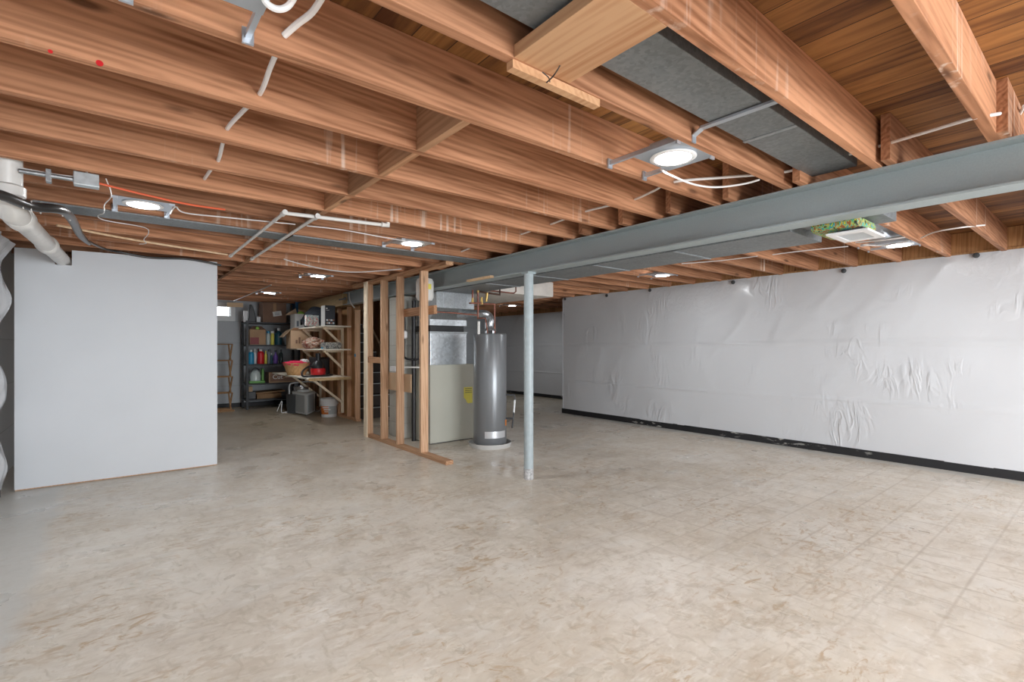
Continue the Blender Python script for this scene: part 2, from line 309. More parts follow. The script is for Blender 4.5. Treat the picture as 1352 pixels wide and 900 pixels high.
# ---------------------------------------------------------------- mesh builder
class MB:
    def __init__(s): s.bm = bmesh.new()
    def box(s, x0, x1, y0, y1, z0, z1, bev=0):
        a = Vector((min(x0, x1), min(y0, y1), min(z0, z1))); c = Vector((max(x0, x1), max(y0, y1), max(z0, z1)))
        r = bmesh.ops.create_cube(s.bm, size=1); d = c-a; m = (a+c)/2
        for v in r['verts']: v.co = Vector((v.co.x*d.x, v.co.y*d.y, v.co.z*d.z))+m
        if bev:
            es = set(e for v in r['verts'] for e in v.link_edges); bmesh.ops.bevel(s.bm, geom=list(es), offset=bev, segments=2, affect='EDGES', profile=.6)
        return s
    def beam(s, p0, p1, w, h, up=(0, 0, 1), bev=0):
        p0, p1 = Vector(p0), Vector(p1); d = (p1-p0); Ln = d.length; d.normalize(); side = d.cross(Vector(up)).normalized(); u = side.cross(d)
        vs = []
        for q in (p0, p1):
            for a, b in ((-1, -1), (1, -1), (1, 1), (-1, 1)): vs.append(s.bm.verts.new(q+side*a*w/2+u*b*h/2))
        for f in ((3, 2, 1, 0), (4, 5, 6, 7), (0, 1, 5, 4), (1, 2, 6, 5), (2, 3, 7, 6), (3, 0, 4, 7)): s.bm.faces.new([vs[i] for i in f])
        return s
    def tube(s, pts, r, seg=8, closed=False):
        pts = [Vector(p) for p in pts]; rs = r if isinstance(r, (list, tuple)) else [r]*len(pts); rings = []; n = len(pts); ref = None
        for i, p in enumerate(pts):
            if closed: d = (pts[(i+1) % n]-pts[i-1])
            else: d = (pts[min(i+1, n-1)]-pts[max(i-1, 0)])
            if d.length < 1e-9: d = Vector((0, 0, 1))
            d.normalize()
            if ref is None: ref = Vector((0, 0, 1)) if abs(d.z) < .9 else Vector((1, 0, 0))
            a = d.cross(ref); 
            if a.length < 1e-4: a = d.orthogonal()
            a.normalize(); b2 = d.cross(a).normalized(); ref = -b2 if False else a.cross(d)
            rings.append([s.bm.verts.new(p+(a*math.cos(t)+b2*math.sin(t))*rs[i]) for t in [2*math.pi*k/seg for k in range(seg)]])
        m = n if closed else n-1
        for i in range(m):
            A, B = rings[i], rings[(i+1) % n]
            for k in range(seg): s.bm.faces.new((A[k], A[(k+1) % seg], B[(k+1) % seg], B[k]))
        if not closed: s.bm.faces.new(rings[0][::-1]); s.bm.faces.new(rings[-1])
        return s
    def cyl(s, p0, p1, r, seg=20, r2=None): return s.tube([p0, p1], [r, r if r2 is None else r2], seg)
    def lathe(s, c, prof, seg=28, axis='Z'):
        c = Vector(c); rings = []
        for r, z in prof:
            if r < 1e-6: rings.append([s.bm.verts.new(s._ax(c, 0, 0, z, axis))])
            else: rings.append([s.bm.verts.new(s._ax(c, r*math.cos(2*math.pi*k/seg), r*math.sin(2*math.pi*k/seg), z, axis)) for k in range(seg)])
        for A, B in zip(rings, rings[1:]):
            for k in range(seg):
                k2 = (k+1) % seg
                if len(A) == 1 and len(B) == 1: continue
                if len(A) == 1: s.bm.faces.new((A[0], B[k2], B[k]))
                elif len(B) == 1: s.bm.faces.new((A[k], A[k2], B[0]))
                else: s.bm.faces.new((A[k], A[k2], B[k2], B[k]))
        return s
    def _ax(s, c, a, b, z, axis):
        return c+(Vector((a, b, z)) if axis == 'Z' else Vector((a, z, b)) if axis == 'Y' else Vector((z, a, b)))
    def prism(s, pts, d):
        d = Vector(d); A = [s.bm.verts.new(Vector(p)) for p in pts]; B = [s.bm.verts.new(Vector(p)+d) for p in pts]; n = len(A)
        s.bm.faces.new(A[::-1]); s.bm.faces.new(B)
        for i in range(n): s.bm.faces.new((A[i], A[(i+1) % n], B[(i+1) % n], B[i]))
        return s
    def grid(s, fn, nu, nv):
        V = [[s.bm.verts.new(fn(i/nu, j/nv)) for j in range(nv+1)] for i in range(nu+1)]
        for i in range(nu):
            for j in range(nv): s.bm.faces.new((V[i][j], V[i+1][j], V[i+1][j+1], V[i][j+1]))
        return s
    def blob(s, c, r, amp=.15, sub=3, seed=0, freq=2.5):
        q = bmesh.ops.create_icosphere(s.bm, subdivisions=sub, radius=1)
        for v in q['verts']:
            n = noise.noise(v.co*freq+Vector((seed, seed*2, 0))); p = v.co*(1+amp*n)
            v.co = Vector((p.x*r[0], p.y*r[1], p.z*r[2]))+Vector(c)
        return s
def build(name, mb, mat, parent=None, smooth=False, bevel=0, weld=False):
    bm = mb.bm
    bmesh.ops.recalc_face_normals(bm, faces=bm.faces)
    if parent is not None: off = parent['_o'] if '_o' in parent.keys() else (0, 0, 0); off = Vector(off)
    else:
        xs = [v.co.x for v in bm.verts]; ys = [v.co.y for v in bm.verts]; zs = [v.co.z for v in bm.verts]
        off = Vector(((min(xs)+max(xs))/2, (min(ys)+max(ys))/2, min(zs)))
    for v in bm.verts: v.co -= off
    me = bpy.data.meshes.new(name); bm.to_mesh(me); bm.free(); me.materials.append(mat if not isinstance(mat, str) else M[mat])
    if smooth:
        for p in me.polygons: p.use_smooth = True
        try: me.set_sharp_from_angle(angle=math.radians(40))
        except Exception: pass
    o = bpy.data.objects.new(name, me); C.objects.link(o)
    if parent is None: o.location = off; o['_o'] = tuple(off)
    else: o.parent = parent; o['_o'] = tuple(off)
    if bevel:
        b = o.modifiers.new('b', 'BEVEL'); b.width = bevel; b.segments = 2; b.limit_method = 'ANGLE'
    return o
def tag(o, label, cat, group=None):
    o['label'] = label; o['category'] = cat
    if group: o['group'] = group
    return o
def thing(name, loc, label, cat, group=None):
    o = bpy.data.objects.new(name, None); C.objects.link(o); o.location = loc; o['_o'] = tuple(loc); o.empty_display_size = .1
    return tag(o, label, cat, group)
def solo(name, mb, mat, label, cat, group=None, **k): return tag(build(name, mb, mat, None, **k), label, cat, group)
def struct(name, mb, mat, parent=None, **k):
    o = build(name, mb, mat, parent, **k)
    if parent is None: o['kind'] = 'structure'
    return o
def copy_tree(o, parent=None):
    c = o.copy(); C.objects.link(c); c.parent = parent
    for ch in [x for x in bpy.data.objects if x.parent == o]: copy_tree(ch, c)
    return c
def text(name, s, mat, parent, origin, right, up, size, ext=.001):
    cu = bpy.data.curves.new('t', 'FONT'); cu.body = s; cu.size = size; cu.extrude = ext; cu.align_x = 'CENTER'; cu.align_y = 'CENTER'
    ob = bpy.data.objects.new('t', cu); C.objects.link(ob)
    dg = bpy.context.evaluated_depsgraph_get(); me = bpy.data.meshes.new_from_object(ob.evaluated_get(dg)); bpy.data.objects.remove(ob)
    r = Vector(right).normalized(); u = Vector(up).normalized(); n = r.cross(u)
    off = Vector(parent['_o']); o0 = Vector(origin)
    for v in me.vertices: v.co = o0+r*v.co.x+u*v.co.y+n*v.co.z-off
    me.materials.clear(); me.materials.append(M[mat]); o = bpy.data.objects.new(name, me); C.objects.link(o); o.parent = parent; return o
def smoothpts(pts, n=6):
    pts = [Vector(p) for p in pts]; out = []
    for i in range(len(pts)-1):
        p0 = pts[max(i-1, 0)]; p1 = pts[i]; p2 = pts[i+1]; p3 = pts[min(i+2, len(pts)-1)]
        for k in range(n):
            t = k/n
            out.append(.5*((2*p1)+(-p0+p2)*t+(2*p0-5*p1+4*p2-p3)*t*t+(-p0+3*p1-3*p2+p3)*t*t*t))
    out.append(pts[-1]); return out

# ================================================================ SETTING
JB, DECK = 2.205, 2.436           # underside of joists, underside of the boards
XL, XR, XR2, YF, YB = -.74, 6.74, 8.47, 11.78, -4.6
struct('floor', MB().box(XL-.3, XR2+.3, YB-.2, YF+.3, -.1, 0), 'floor')
struct('ceiling', MB().box(XL-.3, XR2+.3, YB-.2, YF+.3, DECK, DECK+.03), 'deck')
struct('wall_left', MB().box(XL-.3, XL-.1, YB, YF, 0, DECK), 'board_wall')
struct('wall_right', MB().box(XR+.012, XR+.2, YB, 6.80, 0, 2.2), 'rearwall')
struct('wall_right_corner', MB().box(XR+.2, XR2+.03, 6.62, 6.80, 0, 2.2), 'rearwall')
struct('wall_recess', MB().box(XR2+.012, XR2+.2, 6.62, YF, 0, DECK), 'rearwall')
# far wall with window opening
w0, w1, wz0, wz1 = 1.42, 1.90, 1.915, 2.10
fw = MB(); fw.box(XL, w0, YF, YF+.2, 0, DECK).box(w1, XR2, YF, YF+.2, 0, DECK).box(w0, w1, YF, YF+.2, 0, wz0).box(w0, w1, YF, YF+.2, wz1, DECK)
struct('wall_far', fw, 'board_wall')
wf = MB(); t = .045
wf.box(w0-.09, w0, YF-.03, YF+.1, wz0-.11, wz1+.09).box(w1, w1+.09, YF-.03, YF+.1, wz0-.11, wz1+.09).box(w0, w1, YF-.03, YF+.1, wz0-.11, wz0).box(w0, w1, YF-.03, YF+.1, wz1, wz1+.09)
win = struct('window_1', wf, 'lgrey')
build('pane', MB().box(w0-.02, w1+.02, YF+.11, YF+.12, wz0-.02, wz1+.02), 'sky', win)
# rim joists / sills above the walls
struct('trim_1', MB().box(XR+.02, XR+.06, YB, 6.6, 2.2, DECK), 'oldply')
struct('trim_2', MB().box(XR+.0, XR+.2, YB, 6.6, 2.195, 2.235), 'oldply')
struct('trim_3', MB().box(XR2-.06, XR2+.01, 6.9, YF, 2.12, DECK), 'oldply')
# unseen rear of the room (behind the camera); door opening added for fill light
dx0, dx1, dz1 = .9, 5.1, 2.12
rw = MB(); rw.box(XL, dx0, YB-.2, YB, 0, DECK).box(dx1, XR+.2, YB-.2, YB, 0, DECK).box(dx0, dx1, YB-.2, YB, dz1, DECK)
struct('wall_rear', rw, 'rearwall')
df = MB()
for x in (dx0, (dx0+dx1)/2-.03, dx1-.06): df.box(x, x+.06, YB-.12, YB-.04, 0, dz1)
df.box(dx0, dx1, YB-.12, YB-.04, 0, .06).box(dx0, dx1, YB-.12, YB-.04, dz1-.06, dz1)
struct('added_door_1', df, 'white')  # made-up door frame around the opening for the fill light

# wrinkled white poly sheets on the walls
def sheet(y0, y1, z0, z1, X, amp, seed, seams, nu, nv, topw=.0, sgn=-1):
    def fn(u, v):
        y = y0+(y1-y0)*u; z = z0+(z1-z0)*v
        d = noise.noise(Vector((y*.9, z*.9, seed)))*amp + noise.noise(Vector((y*2.3+z*1.2, z*1.6-y*.5, seed+5)))*amp*.55
        rr = 1-abs(noise.noise(Vector((y*2.0+z*1.6, z*1.3-y*.6, seed+9))))*4
        d += max(rr, 0)*amp*.45*max(0, noise.noise(Vector((y*.7, z*.7, seed+20)))*2.2+.25+topw*(v-.7))
        for sz in seams:
            q = z-(sz+.012*math.sin(y*.9)); 
            if abs(q) < .02: d += .011*(1-abs(q)/.02)
        edge = min(1, min(u, 1-u)*30, (1-v)*25+.25)
        return Vector((X+sgn*(max(0, amp*.9+d)*edge+.004), y, z))
    return fn
ps = thing('plastic_sheeting', (XR, 2.5, .09), 'long white plastic sheeting covering the right wall from the corner to the frame edge', 'plastic sheeting')
sh = MB(); sh.grid(sheet(-4.5, 6.81, .085, 2.212, XR, .011, 1.5, (1.315, .636), 420, 90), 420, 90)
sheet_o = build('sheet', sh, 'poly', ps, smooth=True)
for px, py in ((1289, 337), (1114, 357.5), (968, 372.5), (858, 383), (801, 390), (746, 394.5)):
    p = onX(px, py, XR-.03)
    build('fastener', MB().lathe((XR-.005, p.y, p.z), [(0, -.035), (.012, -.035), (.027, -.03), (.027, -.022), (.008, -.02), (.008, 0), (0, 0)], 16, 'X'), 'darkgrey', ps)
# end return of the sheet around the wall corner
build('corner_fold', MB().grid(lambda u, v: Vector((XR-.01+.25*u, 6.815+.006*noise.noise(Vector((u*3, v*9, 2))), .085+2.12*v)), 8, 60), 'poly', ps, smooth=True)
struct('baseboard_right', MB().box(XR-.02, XR+.012, YB, 6.83, 0, .09), 'blackstrip')
ps2 = thing('plastic_sheeting', (XR2, 9.2, .08), 'white plastic sheeting hung on the recessed wall behind the steel post and heater', 'plastic sheeting')
sh = MB(); sh.grid(sheet(6.83, 11.7, .075, 2.15, XR2, .022, 7.3, (1.3, .62), 170, 90, 6), 170, 90)
build('sheet', sh, 'poly', ps2, smooth=True)
struct('baseboard_recess', MB().box(XR2-.02, XR2+.012, 6.83, YF, 0, .08), 'blackstrip')
struct('baseboard_far', MB().box(XL, XR2, YF-.015, YF, 0, .09), 'blackstrip')
ps3 = thing('plastic_sheeting', (XL, 4, .05), 'crumpled white plastic sheeting bulging at the left edge beside the big white panel', 'plastic sheeting')
def lf(u, v):
    y = -4.4+(6.02+4.4)*u; z = .06+2.1*v
    d = .03+.028*math.sin(z*9.2+math.sin(y*2)*1.3)+.05*noise.noise(Vector((y*1.4, z*2.3, 3)))+.02*noise.noise(Vector((y*6, z*5, 8)))
    if v > .93: d += (v-.93)*.9
    return Vector((XL-.03+max(d, .005), y, z))
build('sheet', MB().grid(lf, 260, 90), 'poly', ps3, smooth=True)
build('batten', MB().box(XL-.05, XL-.01, -4.4, 6.0, .0, .06), 'blackstrip', ps3)

# ================================================================ STEEL BEAM AND POST
by0, by1 = YB+.05, 8.52
bx0, bx1, bz0, bz1 = 3.092, 3.237, 1.995, JB
bm_t = thing('steel_beam', ((bx0+bx1)/2, 2, bz0), 'long blue-grey painted steel I-beam carrying the joists across the basement', 'beam')
build('web', MB().box(3.172, 3.182, by0, by1, bz0+.012, bz1-.012), 'beam', bm_t)
build('top_flange', MB().box(bx0, bx1, by0, by1, bz1-.012, bz1), 'beam', bm_t)
build('bottom_flange', MB().box(bx0, bx1, by0, by1, bz0, bz0+.011), 'beam', bm_t)
p = Vector((3.125, 3.63, 0))
po = thing('steel_post', p, 'round blue-grey steel post standing on the floor under the beam', 'post')
build('shaft', MB().lathe(p, [(0, .012), (.046, .012), (.046, 1.975), (0, 1.975)], 32), 'post', po, smooth=True)
build('base_ring', MB().lathe(p, [(0, 0), (.046, 0), (.048, .02), (.047, .10), (.0465, .105), (0, .105)], 32), plain('scuffed_base', (.42, .42, .42), .6, var=.45, bscale=45), po, smooth=True)
build('cap_plate', MB().box(p.x-.05, p.x+.05, p.y-.05, p.y+.05, 1.975, 1.995), 'beam', po)

# ================================================================ JOISTS
ORD = 'zeroth first second third fourth fifth sixth seventh eighth ninth tenth eleventh twelfth thirteenth fourteenth fifteenth sixteenth seventeenth eighteenth nineteenth twentieth twenty-first twenty-second twenty-third twenty-fourth twenty-fifth twenty-sixth twenty-seventh twenty-eighth twenty-ninth thirtieth'.split()
SP = .4375; TH = .04
def jfar(n): return .836+SP*n
rj = 0
n = -1
while jfar(n) < YF-.02:
    yf = jfar(n)
    lab = {-1: 'floor joist crossing the top right corner, near side of the galvanized duct, outermost', 0: 'floor joist hugging the near side of the galvanized duct, pale drips down its face',
           1: 'floor joist along the far side of the galvanized duct, cleat nailed under it'}.get(n, 'floor joist left of the steel beam, %s one beyond the galvanized duct' % ORD[max(n-1, 0)])
    xe = 3.215 if yf > 8.6 else 3.175
    b = MB().box(XL-.05, xe, yf-TH, yf, JB, DECK-.001, .002)
    jo = solo('floor_joist', b, 'joist', lab, 'joist', 'floor joists left of the beam')
    if n == 3:
        jo['_o'] = tuple(jo.location)
        for px, py, r_ in ((131.5, 83.5, .010), (66.5, 68, .006)):
            q = onY(px, py, yf-TH); build('paint_mark', MB().lathe((q.x, yf-TH, q.z), [(0, -.001), (r_, -.001), (r_, 0), (0, 0)], 14, 'Y'), 'red', jo)
    n += 1
k = -1
SR = .4125
while .775+SR*k < 11.7:
    yf = .775+SR*k; x0 = 2.985 if k < 6 else 3.22
    xe = XR+.02 if yf < 6.62 else XR2-.06
    if 8.3 < yf < 10.35: x0 = 4.35
    if yf > 10.35: x0 = 3.3
    solo('floor_joist', MB().box(x0, xe, yf-TH, yf, JB, DECK-.001, .002), 'joist',
         'floor joist right of the steel beam, %s one counting from the camera' % ORD[k+2], 'joist', 'floor joists right of the beam')
    k += 1
# solid blocking row across the left bays
for n in range(2, 25):
    y0, y1 = jfar(n), jfar(n+1)-TH
    if y1 > YF: break
    if n in (3,): z1 = JB+.15
    else: z1 = DECK-.004
    solo('blocking', MB().box(1.115, 1.155, y0, y1, JB, z1, .0015), 'block', 'short wood blocking between joists left of beam, %s in its row from the camera' % ORD[n-1], 'blocking', 'blocking row across the joists')
# flat header under the duct
solo('flat_blocking', MB().box(1.0, 1.25, jfar(0), jfar(1)-TH, JB, JB+.042, .002), 'header', 'wide flat wood block nailed between two joists under the galvanized duct', 'blocking')
solo('cleat', MB().box(1.00, 1.42, jfar(1)-.034, jfar(1)-.002, JB-.028, JB, .001), 'header', 'small wood cleat nailed under a joist beside the flat block, zip tie around it', 'cleat')
ct = onZ(740, 108, JB-.02)
solo('zip_tie', MB().tube(smoothpts([onZ(718, 112, 2.19), onZ(727, 104, 2.165), onZ(733, 97, 2.16), onZ(739, 87, 2.14)]), .0025, 6).tube(smoothpts([onZ(716, 95, 2.18), onZ(724, 102, 2.17), onZ(726, 108, 2.172)]), .002, 6), 'black', 'black zip tie poking out around the small wood cleat', 'zip tie')
# short nailer strips between right hand joists seen under the beam
for i, (px0, py0, px1, py1, zz) in enumerate(((1200, 311, 1284, 304, 2.36),)): pass

# ================================================================ DUCTS OVERHEAD
dk = thing('ceiling_duct', (2, 1.04, 2.262), 'galvanized rectangular duct tucked between two joists above the flat wood block', 'duct')
build('duct_body', MB().box(-.7, 3.16, .925, 1.155, 2.262, 2.43, .004), 'galvd', dk)
build('seam', MB().box(2.35, 2.375, .922, 1.158, 2.258, 2.262), 'galv', dk)
solo('duct_strap', MB().prism([(2.03, .84, 2.245), (2.06, .84, 2.245), (2.06, 1.19, 2.249), (2.03, 1.19, 2.249)], (0, 0, .010)).prism([(2.03, 1.19, 2.249), (2.06, 1.19, 2.249), (2.06, 1.232, 2.228), (2.03, 1.232, 2.228)], (0, 0, .006)).box(2.03, 2.06, 1.228, 1.234, 2.20, 2.232), 'greymetal', 'bent metal hanger strap holding up the galvanized duct near the beam', 'strap')
bp0, bp1 = jfar(8)+.002, jfar(9)-TH-.002
solo('joist_bay_pan', MB().box(-.40, 1.112, bp0, bp0+.24, 2.196, 2.206).box(-.40, 1.112, bp0, bp0+.01, 2.2, 2.32), 'galvd', 'grey sheet metal pan closing a joist bay behind the left square light', 'duct panel')
solo('joist_bay_pan', MB().box(1.16, 3.05, bp0, bp0+.24, 2.196, 2.206).box(1.16, 3.05, bp0, bp0+.01, 2.2, 2.32), 'galvd', 'grey sheet metal pan closing a joist bay beyond the ceiling light near the post', 'duct panel')
# right side panned bay
ry = .775+SR
solo('joist_bay_pan', MB().box(4.02, 6.3, ry+.004, ry+SR-TH-.004, 2.30, 2.31), 'galv', 'sheet metal pan above the light near the right wall', 'duct panel')
# trunk duct beside the beam
tr = thing('trunk_duct', (3.5, 3, 1.985), 'long grey sheet metal trunk duct running beside the steel beam to the furnace', 'duct')
build('duct_body', MB().box(3.245, 3.74, 1.30, 5.62, 1.985, 2.196, .004), 'galvd', tr)
build('duct_end', MB().box(3.28, 3.66, .87, 1.30, 2.03, 2.196, .004), 'galvd', tr)
for yy in (2.1, 2.9, 3.7, 4.5): build('seam', MB().box(3.242, 3.743, yy, yy+.02, 1.98, 1.985), 'galv', tr)
solo('wrapped_duct_boot', MB().box(3.25, 3.60, .95, 1.20, 1.955, 2.025, .03), 'wrap', 'duct boot wrapped in blue, green and yellow printed film under the beam', 'duct boot', smooth=True)
rg = thing('air_register', (3.42, 1.0, 1.925), 'white metal air register hanging under the colourful wrapped boot', 'vent')
build('frame', MB().box(3.25, 3.56, .90, .94, 1.925, 1.937).box(3.25, 3.56, 1.07, 1.11, 1.925, 1.937).box(3.25, 3.30, .94, 1.07, 1.925, 1.937).box(3.51, 3.56, .94, 1.07, 1.925, 1.937), 'white', rg, bevel=.002)
sl = MB()
for i in range(12): sl.beam((3.305+i*.0186, .94, 1.931), (3.305+i*.0186, 1.07, 1.931), .003, .010)
build('louvers', sl, 'lgrey', rg)
build('collar', MB().box(3.30, 3.51, .94, 1.07, 1.937, 1.96), 'darkgrey', rg)
# wrapped return duct further back
solo('wrapped_duct', MB().box(3.85, 4.95, 5.20, 7.9, 1.99, 2.203, .015), 'duct_wrap', 'wide duct wrapped in whitish film under the joists behind the water heater', 'duct', smooth=True)

# ================================================================ RECESSED LIGHTS
def make_light(loc, label, first=None):
    x, y = loc; z = JB-.001
    if first:
        c = copy_tree(first); c.location = (x, y, z-.02); c['label'] = label; return c
    t = thing('ceiling_light', (x, y, z-.02), label, 'ceiling light', 'round lights on square plates')
    pl = MB()
    # plate with a round hole: ring of quads
    seg = 32
    for k in range(seg):
        a0, a1 = 2*math.pi*k/seg, 2*math.pi*(k+1)/seg
        def sq(a):
            c, s = math.cos(a), math.sin(a); m = max(abs(c), abs(s)); return Vector((x+.155*c/m, y+.125*s/m, z))
        v = [Vector((x+.085*math.cos(a0), y+.085*math.sin(a0), z)), Vector((x+.085*math.cos(a1), y+.085*math.sin(a1), z)), sq(a1), sq(a0)]
        pl.prism(v, (0, 0, .002))
    build('mounting_plate', pl, 'greymetal', t)
    build('trim_ring', MB().lathe((x, y, z), [(.088, .0), (.108, -.002), (.110, -.006), (.100, -.012), (.086, -.010), (.086, 0)], 40), 'trim', t, smooth=True)
    build('diffuser', MB().lathe((x, y, z), [(0, -.009), (.084, -.009), (.086, -.004), (0, -.004)], 40), 'lamp', t, smooth=True)
    build('housing', MB().box(x-.09, x+.09, y-.07, y+.07, z+.004, z+.06), 'box_steel', t)
    for sx in (-1, 1):
        b = build('hanger_bar', MB().box(x+sx*.145-.008, x+sx*.145+.008, y-.122, y+.275, z+.002, z+.022), 'greymetal', t)
        for q0 in (y-.126, y+.268): build('bracket', MB().box(x+sx*.145-.016, x+sx*.145+.016, q0, q0+.009, z-.014, z+.034), 'greymetal', b)
    return t
def baymid(n): return (jfar(n)+jfar(n+1)-TH)/2
OFF = .082
l0 = make_light((2.125, baymid(1)-OFF), 'bright round ceiling light on a square plate, nearest, left of the steel beam')
l0.location.y += 0
make_light((.15, baymid(7)-OFF), 'round ceiling light lit above the white panel at left', l0)
make_light((2.08, baymid(7)-OFF), 'round ceiling light lit in mid-ceiling left of the post', l0)
make_light((2.08, baymid(13)-OFF), 'round ceiling light lit over the way to the storage corner, nearer of two', l0)
make_light((2.09, baymid(19)-OFF), 'round ceiling light lit above the storage shelves, farthest in view', l0)
make_light((.17, baymid(1)-OFF), 'ceiling light at the top left frame edge, only plate corner showing', l0)
make_light((5.56, .775+SR+.118), 'round ceiling light lit by the right wall beyond the air register', l0)
make_light((5.54, .775+7*SR+.118), 'round ceiling light lit high beyond the beam, middle of the right wall', l0)
make_light((7.02, .775+19*SR+.118), 'small ceiling light added at a bright reflection above the water heater, before the recessed wall', l0)  # lamp added where a bright reflection shows, also brightens the recess

# ================================================================ PARTITION PANEL AT LEFT
pt = thing('partition_panel', (.09, 6.17, 0), 'large white drywall partition at left with a notch for the drain pipe', 'partition')
Xa, Xb, Yp = -.683, .869, 6.15
n0, n1, nz0 = -.420, -.303, 2.03
pr = [(Xa, Yp, .012), (Xb, Yp, .012), (Xb, Yp, 2.187), (n1, Yp, 2.172), (n1, Yp, nz0), (n0, Yp, nz0), (n0, Yp, 2.160), (Xa, Yp, 2.152)]
A = MB()
A.prism([pr[0], (n0, Yp, .012), pr[6], pr[7]], (0, .016, 0)).prism([(n0, Yp, .012), (n1, Yp, .012), pr[4], pr[5]], (0, .016, 0)).prism([(n1, Yp, .012), pr[1], pr[2], pr[3]], (0, .016, 0))
build('drywall', A, 'panel', pt)
fr = MB()
for x in (Xa+.002, -.22, .20, .62, Xb-.042): fr.box(x, x+.04, Yp+.018, Yp+.11, .04, 2.10)
fr.box(Xa+.002, Xb-.002, Yp+.018, Yp+.11, 0, .04)
build('framing', fr, 'stud', pt)

# ================================================================ WHITE DRAIN PIPE + BLACK PIPE
d0, d1 = Vector((-.37, .8, 2.075)), Vector((-.362, 6.9, 2.085))
dp = thing('drain_pipe', (-.36, 3.5, 2.03), 'thick white drain pipe running over the left side and into the panel notch', 'pipe')
pth = [(-.425, 3.57, 2.38), (-.425, 3.57, 2.10), (-.422, 3.59, 2.03), (-.418, 3.66, 1.99), (-.41, 3.76, 1.99), (-.36, 6.9, 2.11)]
build('pipe', MB().tube(pth, [.062, .062, .064, .064, .056, .056], 28), 'pvc', dp, smooth=True)
def pp(t): return Vector((-.41, 3.76, 1.99)).lerp(Vector((-.36, 6.9, 2.11)), (t-3.76)/3.14)
build('coupling', MB().tube([(-.425, 3.57, 2.10), (-.425, 3.57, 2.09), (-.425, 3.57, 2.045), (-.424, 3.57, 2.035)], [.062, .074, .074, .062], 28), 'pvc', dp, smooth=True)
for yy in (3.80, 5.0): build('coupling', MB().tube([pp(yy), pp(yy+.02), pp(yy+.14), pp(yy+.16)], [.057, .067, .067, .057], 28), 'pvc', dp, smooth=True)
bp = thing('black_pipe', onZ(40, 268, 2.14), 'black flexible pipe tied with white zip ties crossing under the white drain pipe', 'pipe')
pts = smoothpts([onZ(-60, 243, 2.0), onZ(0, 257, 2.0), onZ(40, 272, 2.0), onZ(80, 277, 2.03), onZ(95, 290, 2.06), onZ(106, 310, 2.1), onZ(118, 322, 2.14)])
build('pipe', MB().tube(pts, [.024]*(len(pts)-6)+[.023, .021, .019, .016, .014, .012], 16), 'abs', bp, smooth=True)
for px, py, zz in ((30, 268, 2.0), (41, 272, 2.0), (53, 275, 2.01), (82, 279, 2.035), (92, 285, 2.05)):
    c = onZ(px, py, zz); q = MB(); q.tube([c+Vector((0.002, .027*math.cos(a), .027*math.sin(a))) for a in [i*math.pi/8 for i in range(16)]], .003, 6, True); build('zip_tie', q, 'cable', bp)
solo('cable_bundle', MB().tube(smoothpts([onZ(108, 314, 2.12), onY(135, 327, 6.0), onY(160, 333, 6.05), onY(200, 340, 6.08), onY(250, 342, 6.08), onY(292, 350, 6.08)]), .011, 10), 'abs', 'dark cable bundle drooping above the top edge of the white panel', 'cable', smooth=True)
def wire(name, pts, r, mat, label, cat='cable', group=None):
    return solo(name, MB().tube(smoothpts(pts, 7), r, 8), mat, label, cat, group, smooth=True)
wire('tan_pipe', [onZ(75, 297, 2.19), onZ(180, 317, 2.19), onZ(300, 336, 2.19)], .009, 'lath', 'thin tan rod strapped under the joists above the white panel', 'rod')
wire('thin_wire', [onZ(140, 236, 2.19), onZ(147, 258, 2.15), onZ(138, 270, 2.15), onZ(137, 281, 2.15), onZ(129, 285, 2.17), onZ(140, 291, 2.17), onZ(190, 300, 2.18), onZ(196, 308, 2.17), onZ(190, 316, 2.17), onZ(193, 321, 2.17), onZ(184, 322, 2.17)], .003, 'cable', 'thin kinked white wire dangling below joists left of the left light')
# conduit and junction box
cd = thing('junction_box', onY(118, 237, jfar(6)+.1), 'steel junction box with short grey conduit beside the white drain pipe', 'junction box')
Yc = jfar(6)+.06
a, b2 = onY(25, 226, Yc), onY(97, 236, Yc)
zc = (a.z+b2.z)/2
build('conduit', MB().tube([(a.x, Yc, zc), (b2.x, Yc, zc)], .012, 12), 'galv', cd, smooth=True)
j0, j1 = onY(97, 236, Yc), onY(131, 240, Yc)
build('box_body', MB().box(j0.x, j1.x, Yc-.03, Yc+.03, zc-.03, zc+.04, .004), 'box_steel', cd)
build('clamp', MB().box(a.x+.10, a.x+.12, Yc-.014, Yc+.03, zc-.035, zc+.03), 'galv', cd)
wire('orange_cable', [(j1.x, Yc, zc), (j1.x+.2, Yc+.02, zc-.018), (j1.x+.42, Yc+.06, zc-.026), (j1.x+.62, Yc+.12, zc-.01)], .006, 'orange', 'orange cable leaving the junction box toward the ceiling light')
wire('white_cable', [(a.x-.02, Yc+.02, zc+.02), (a.x+.15, Yc, zc+.01), (a.x+.25, Yc+.01, zc+.03), (a.x+.26, Yc, zc+.09)], .005, 'cable', 'short white cable lying along the grey conduit')

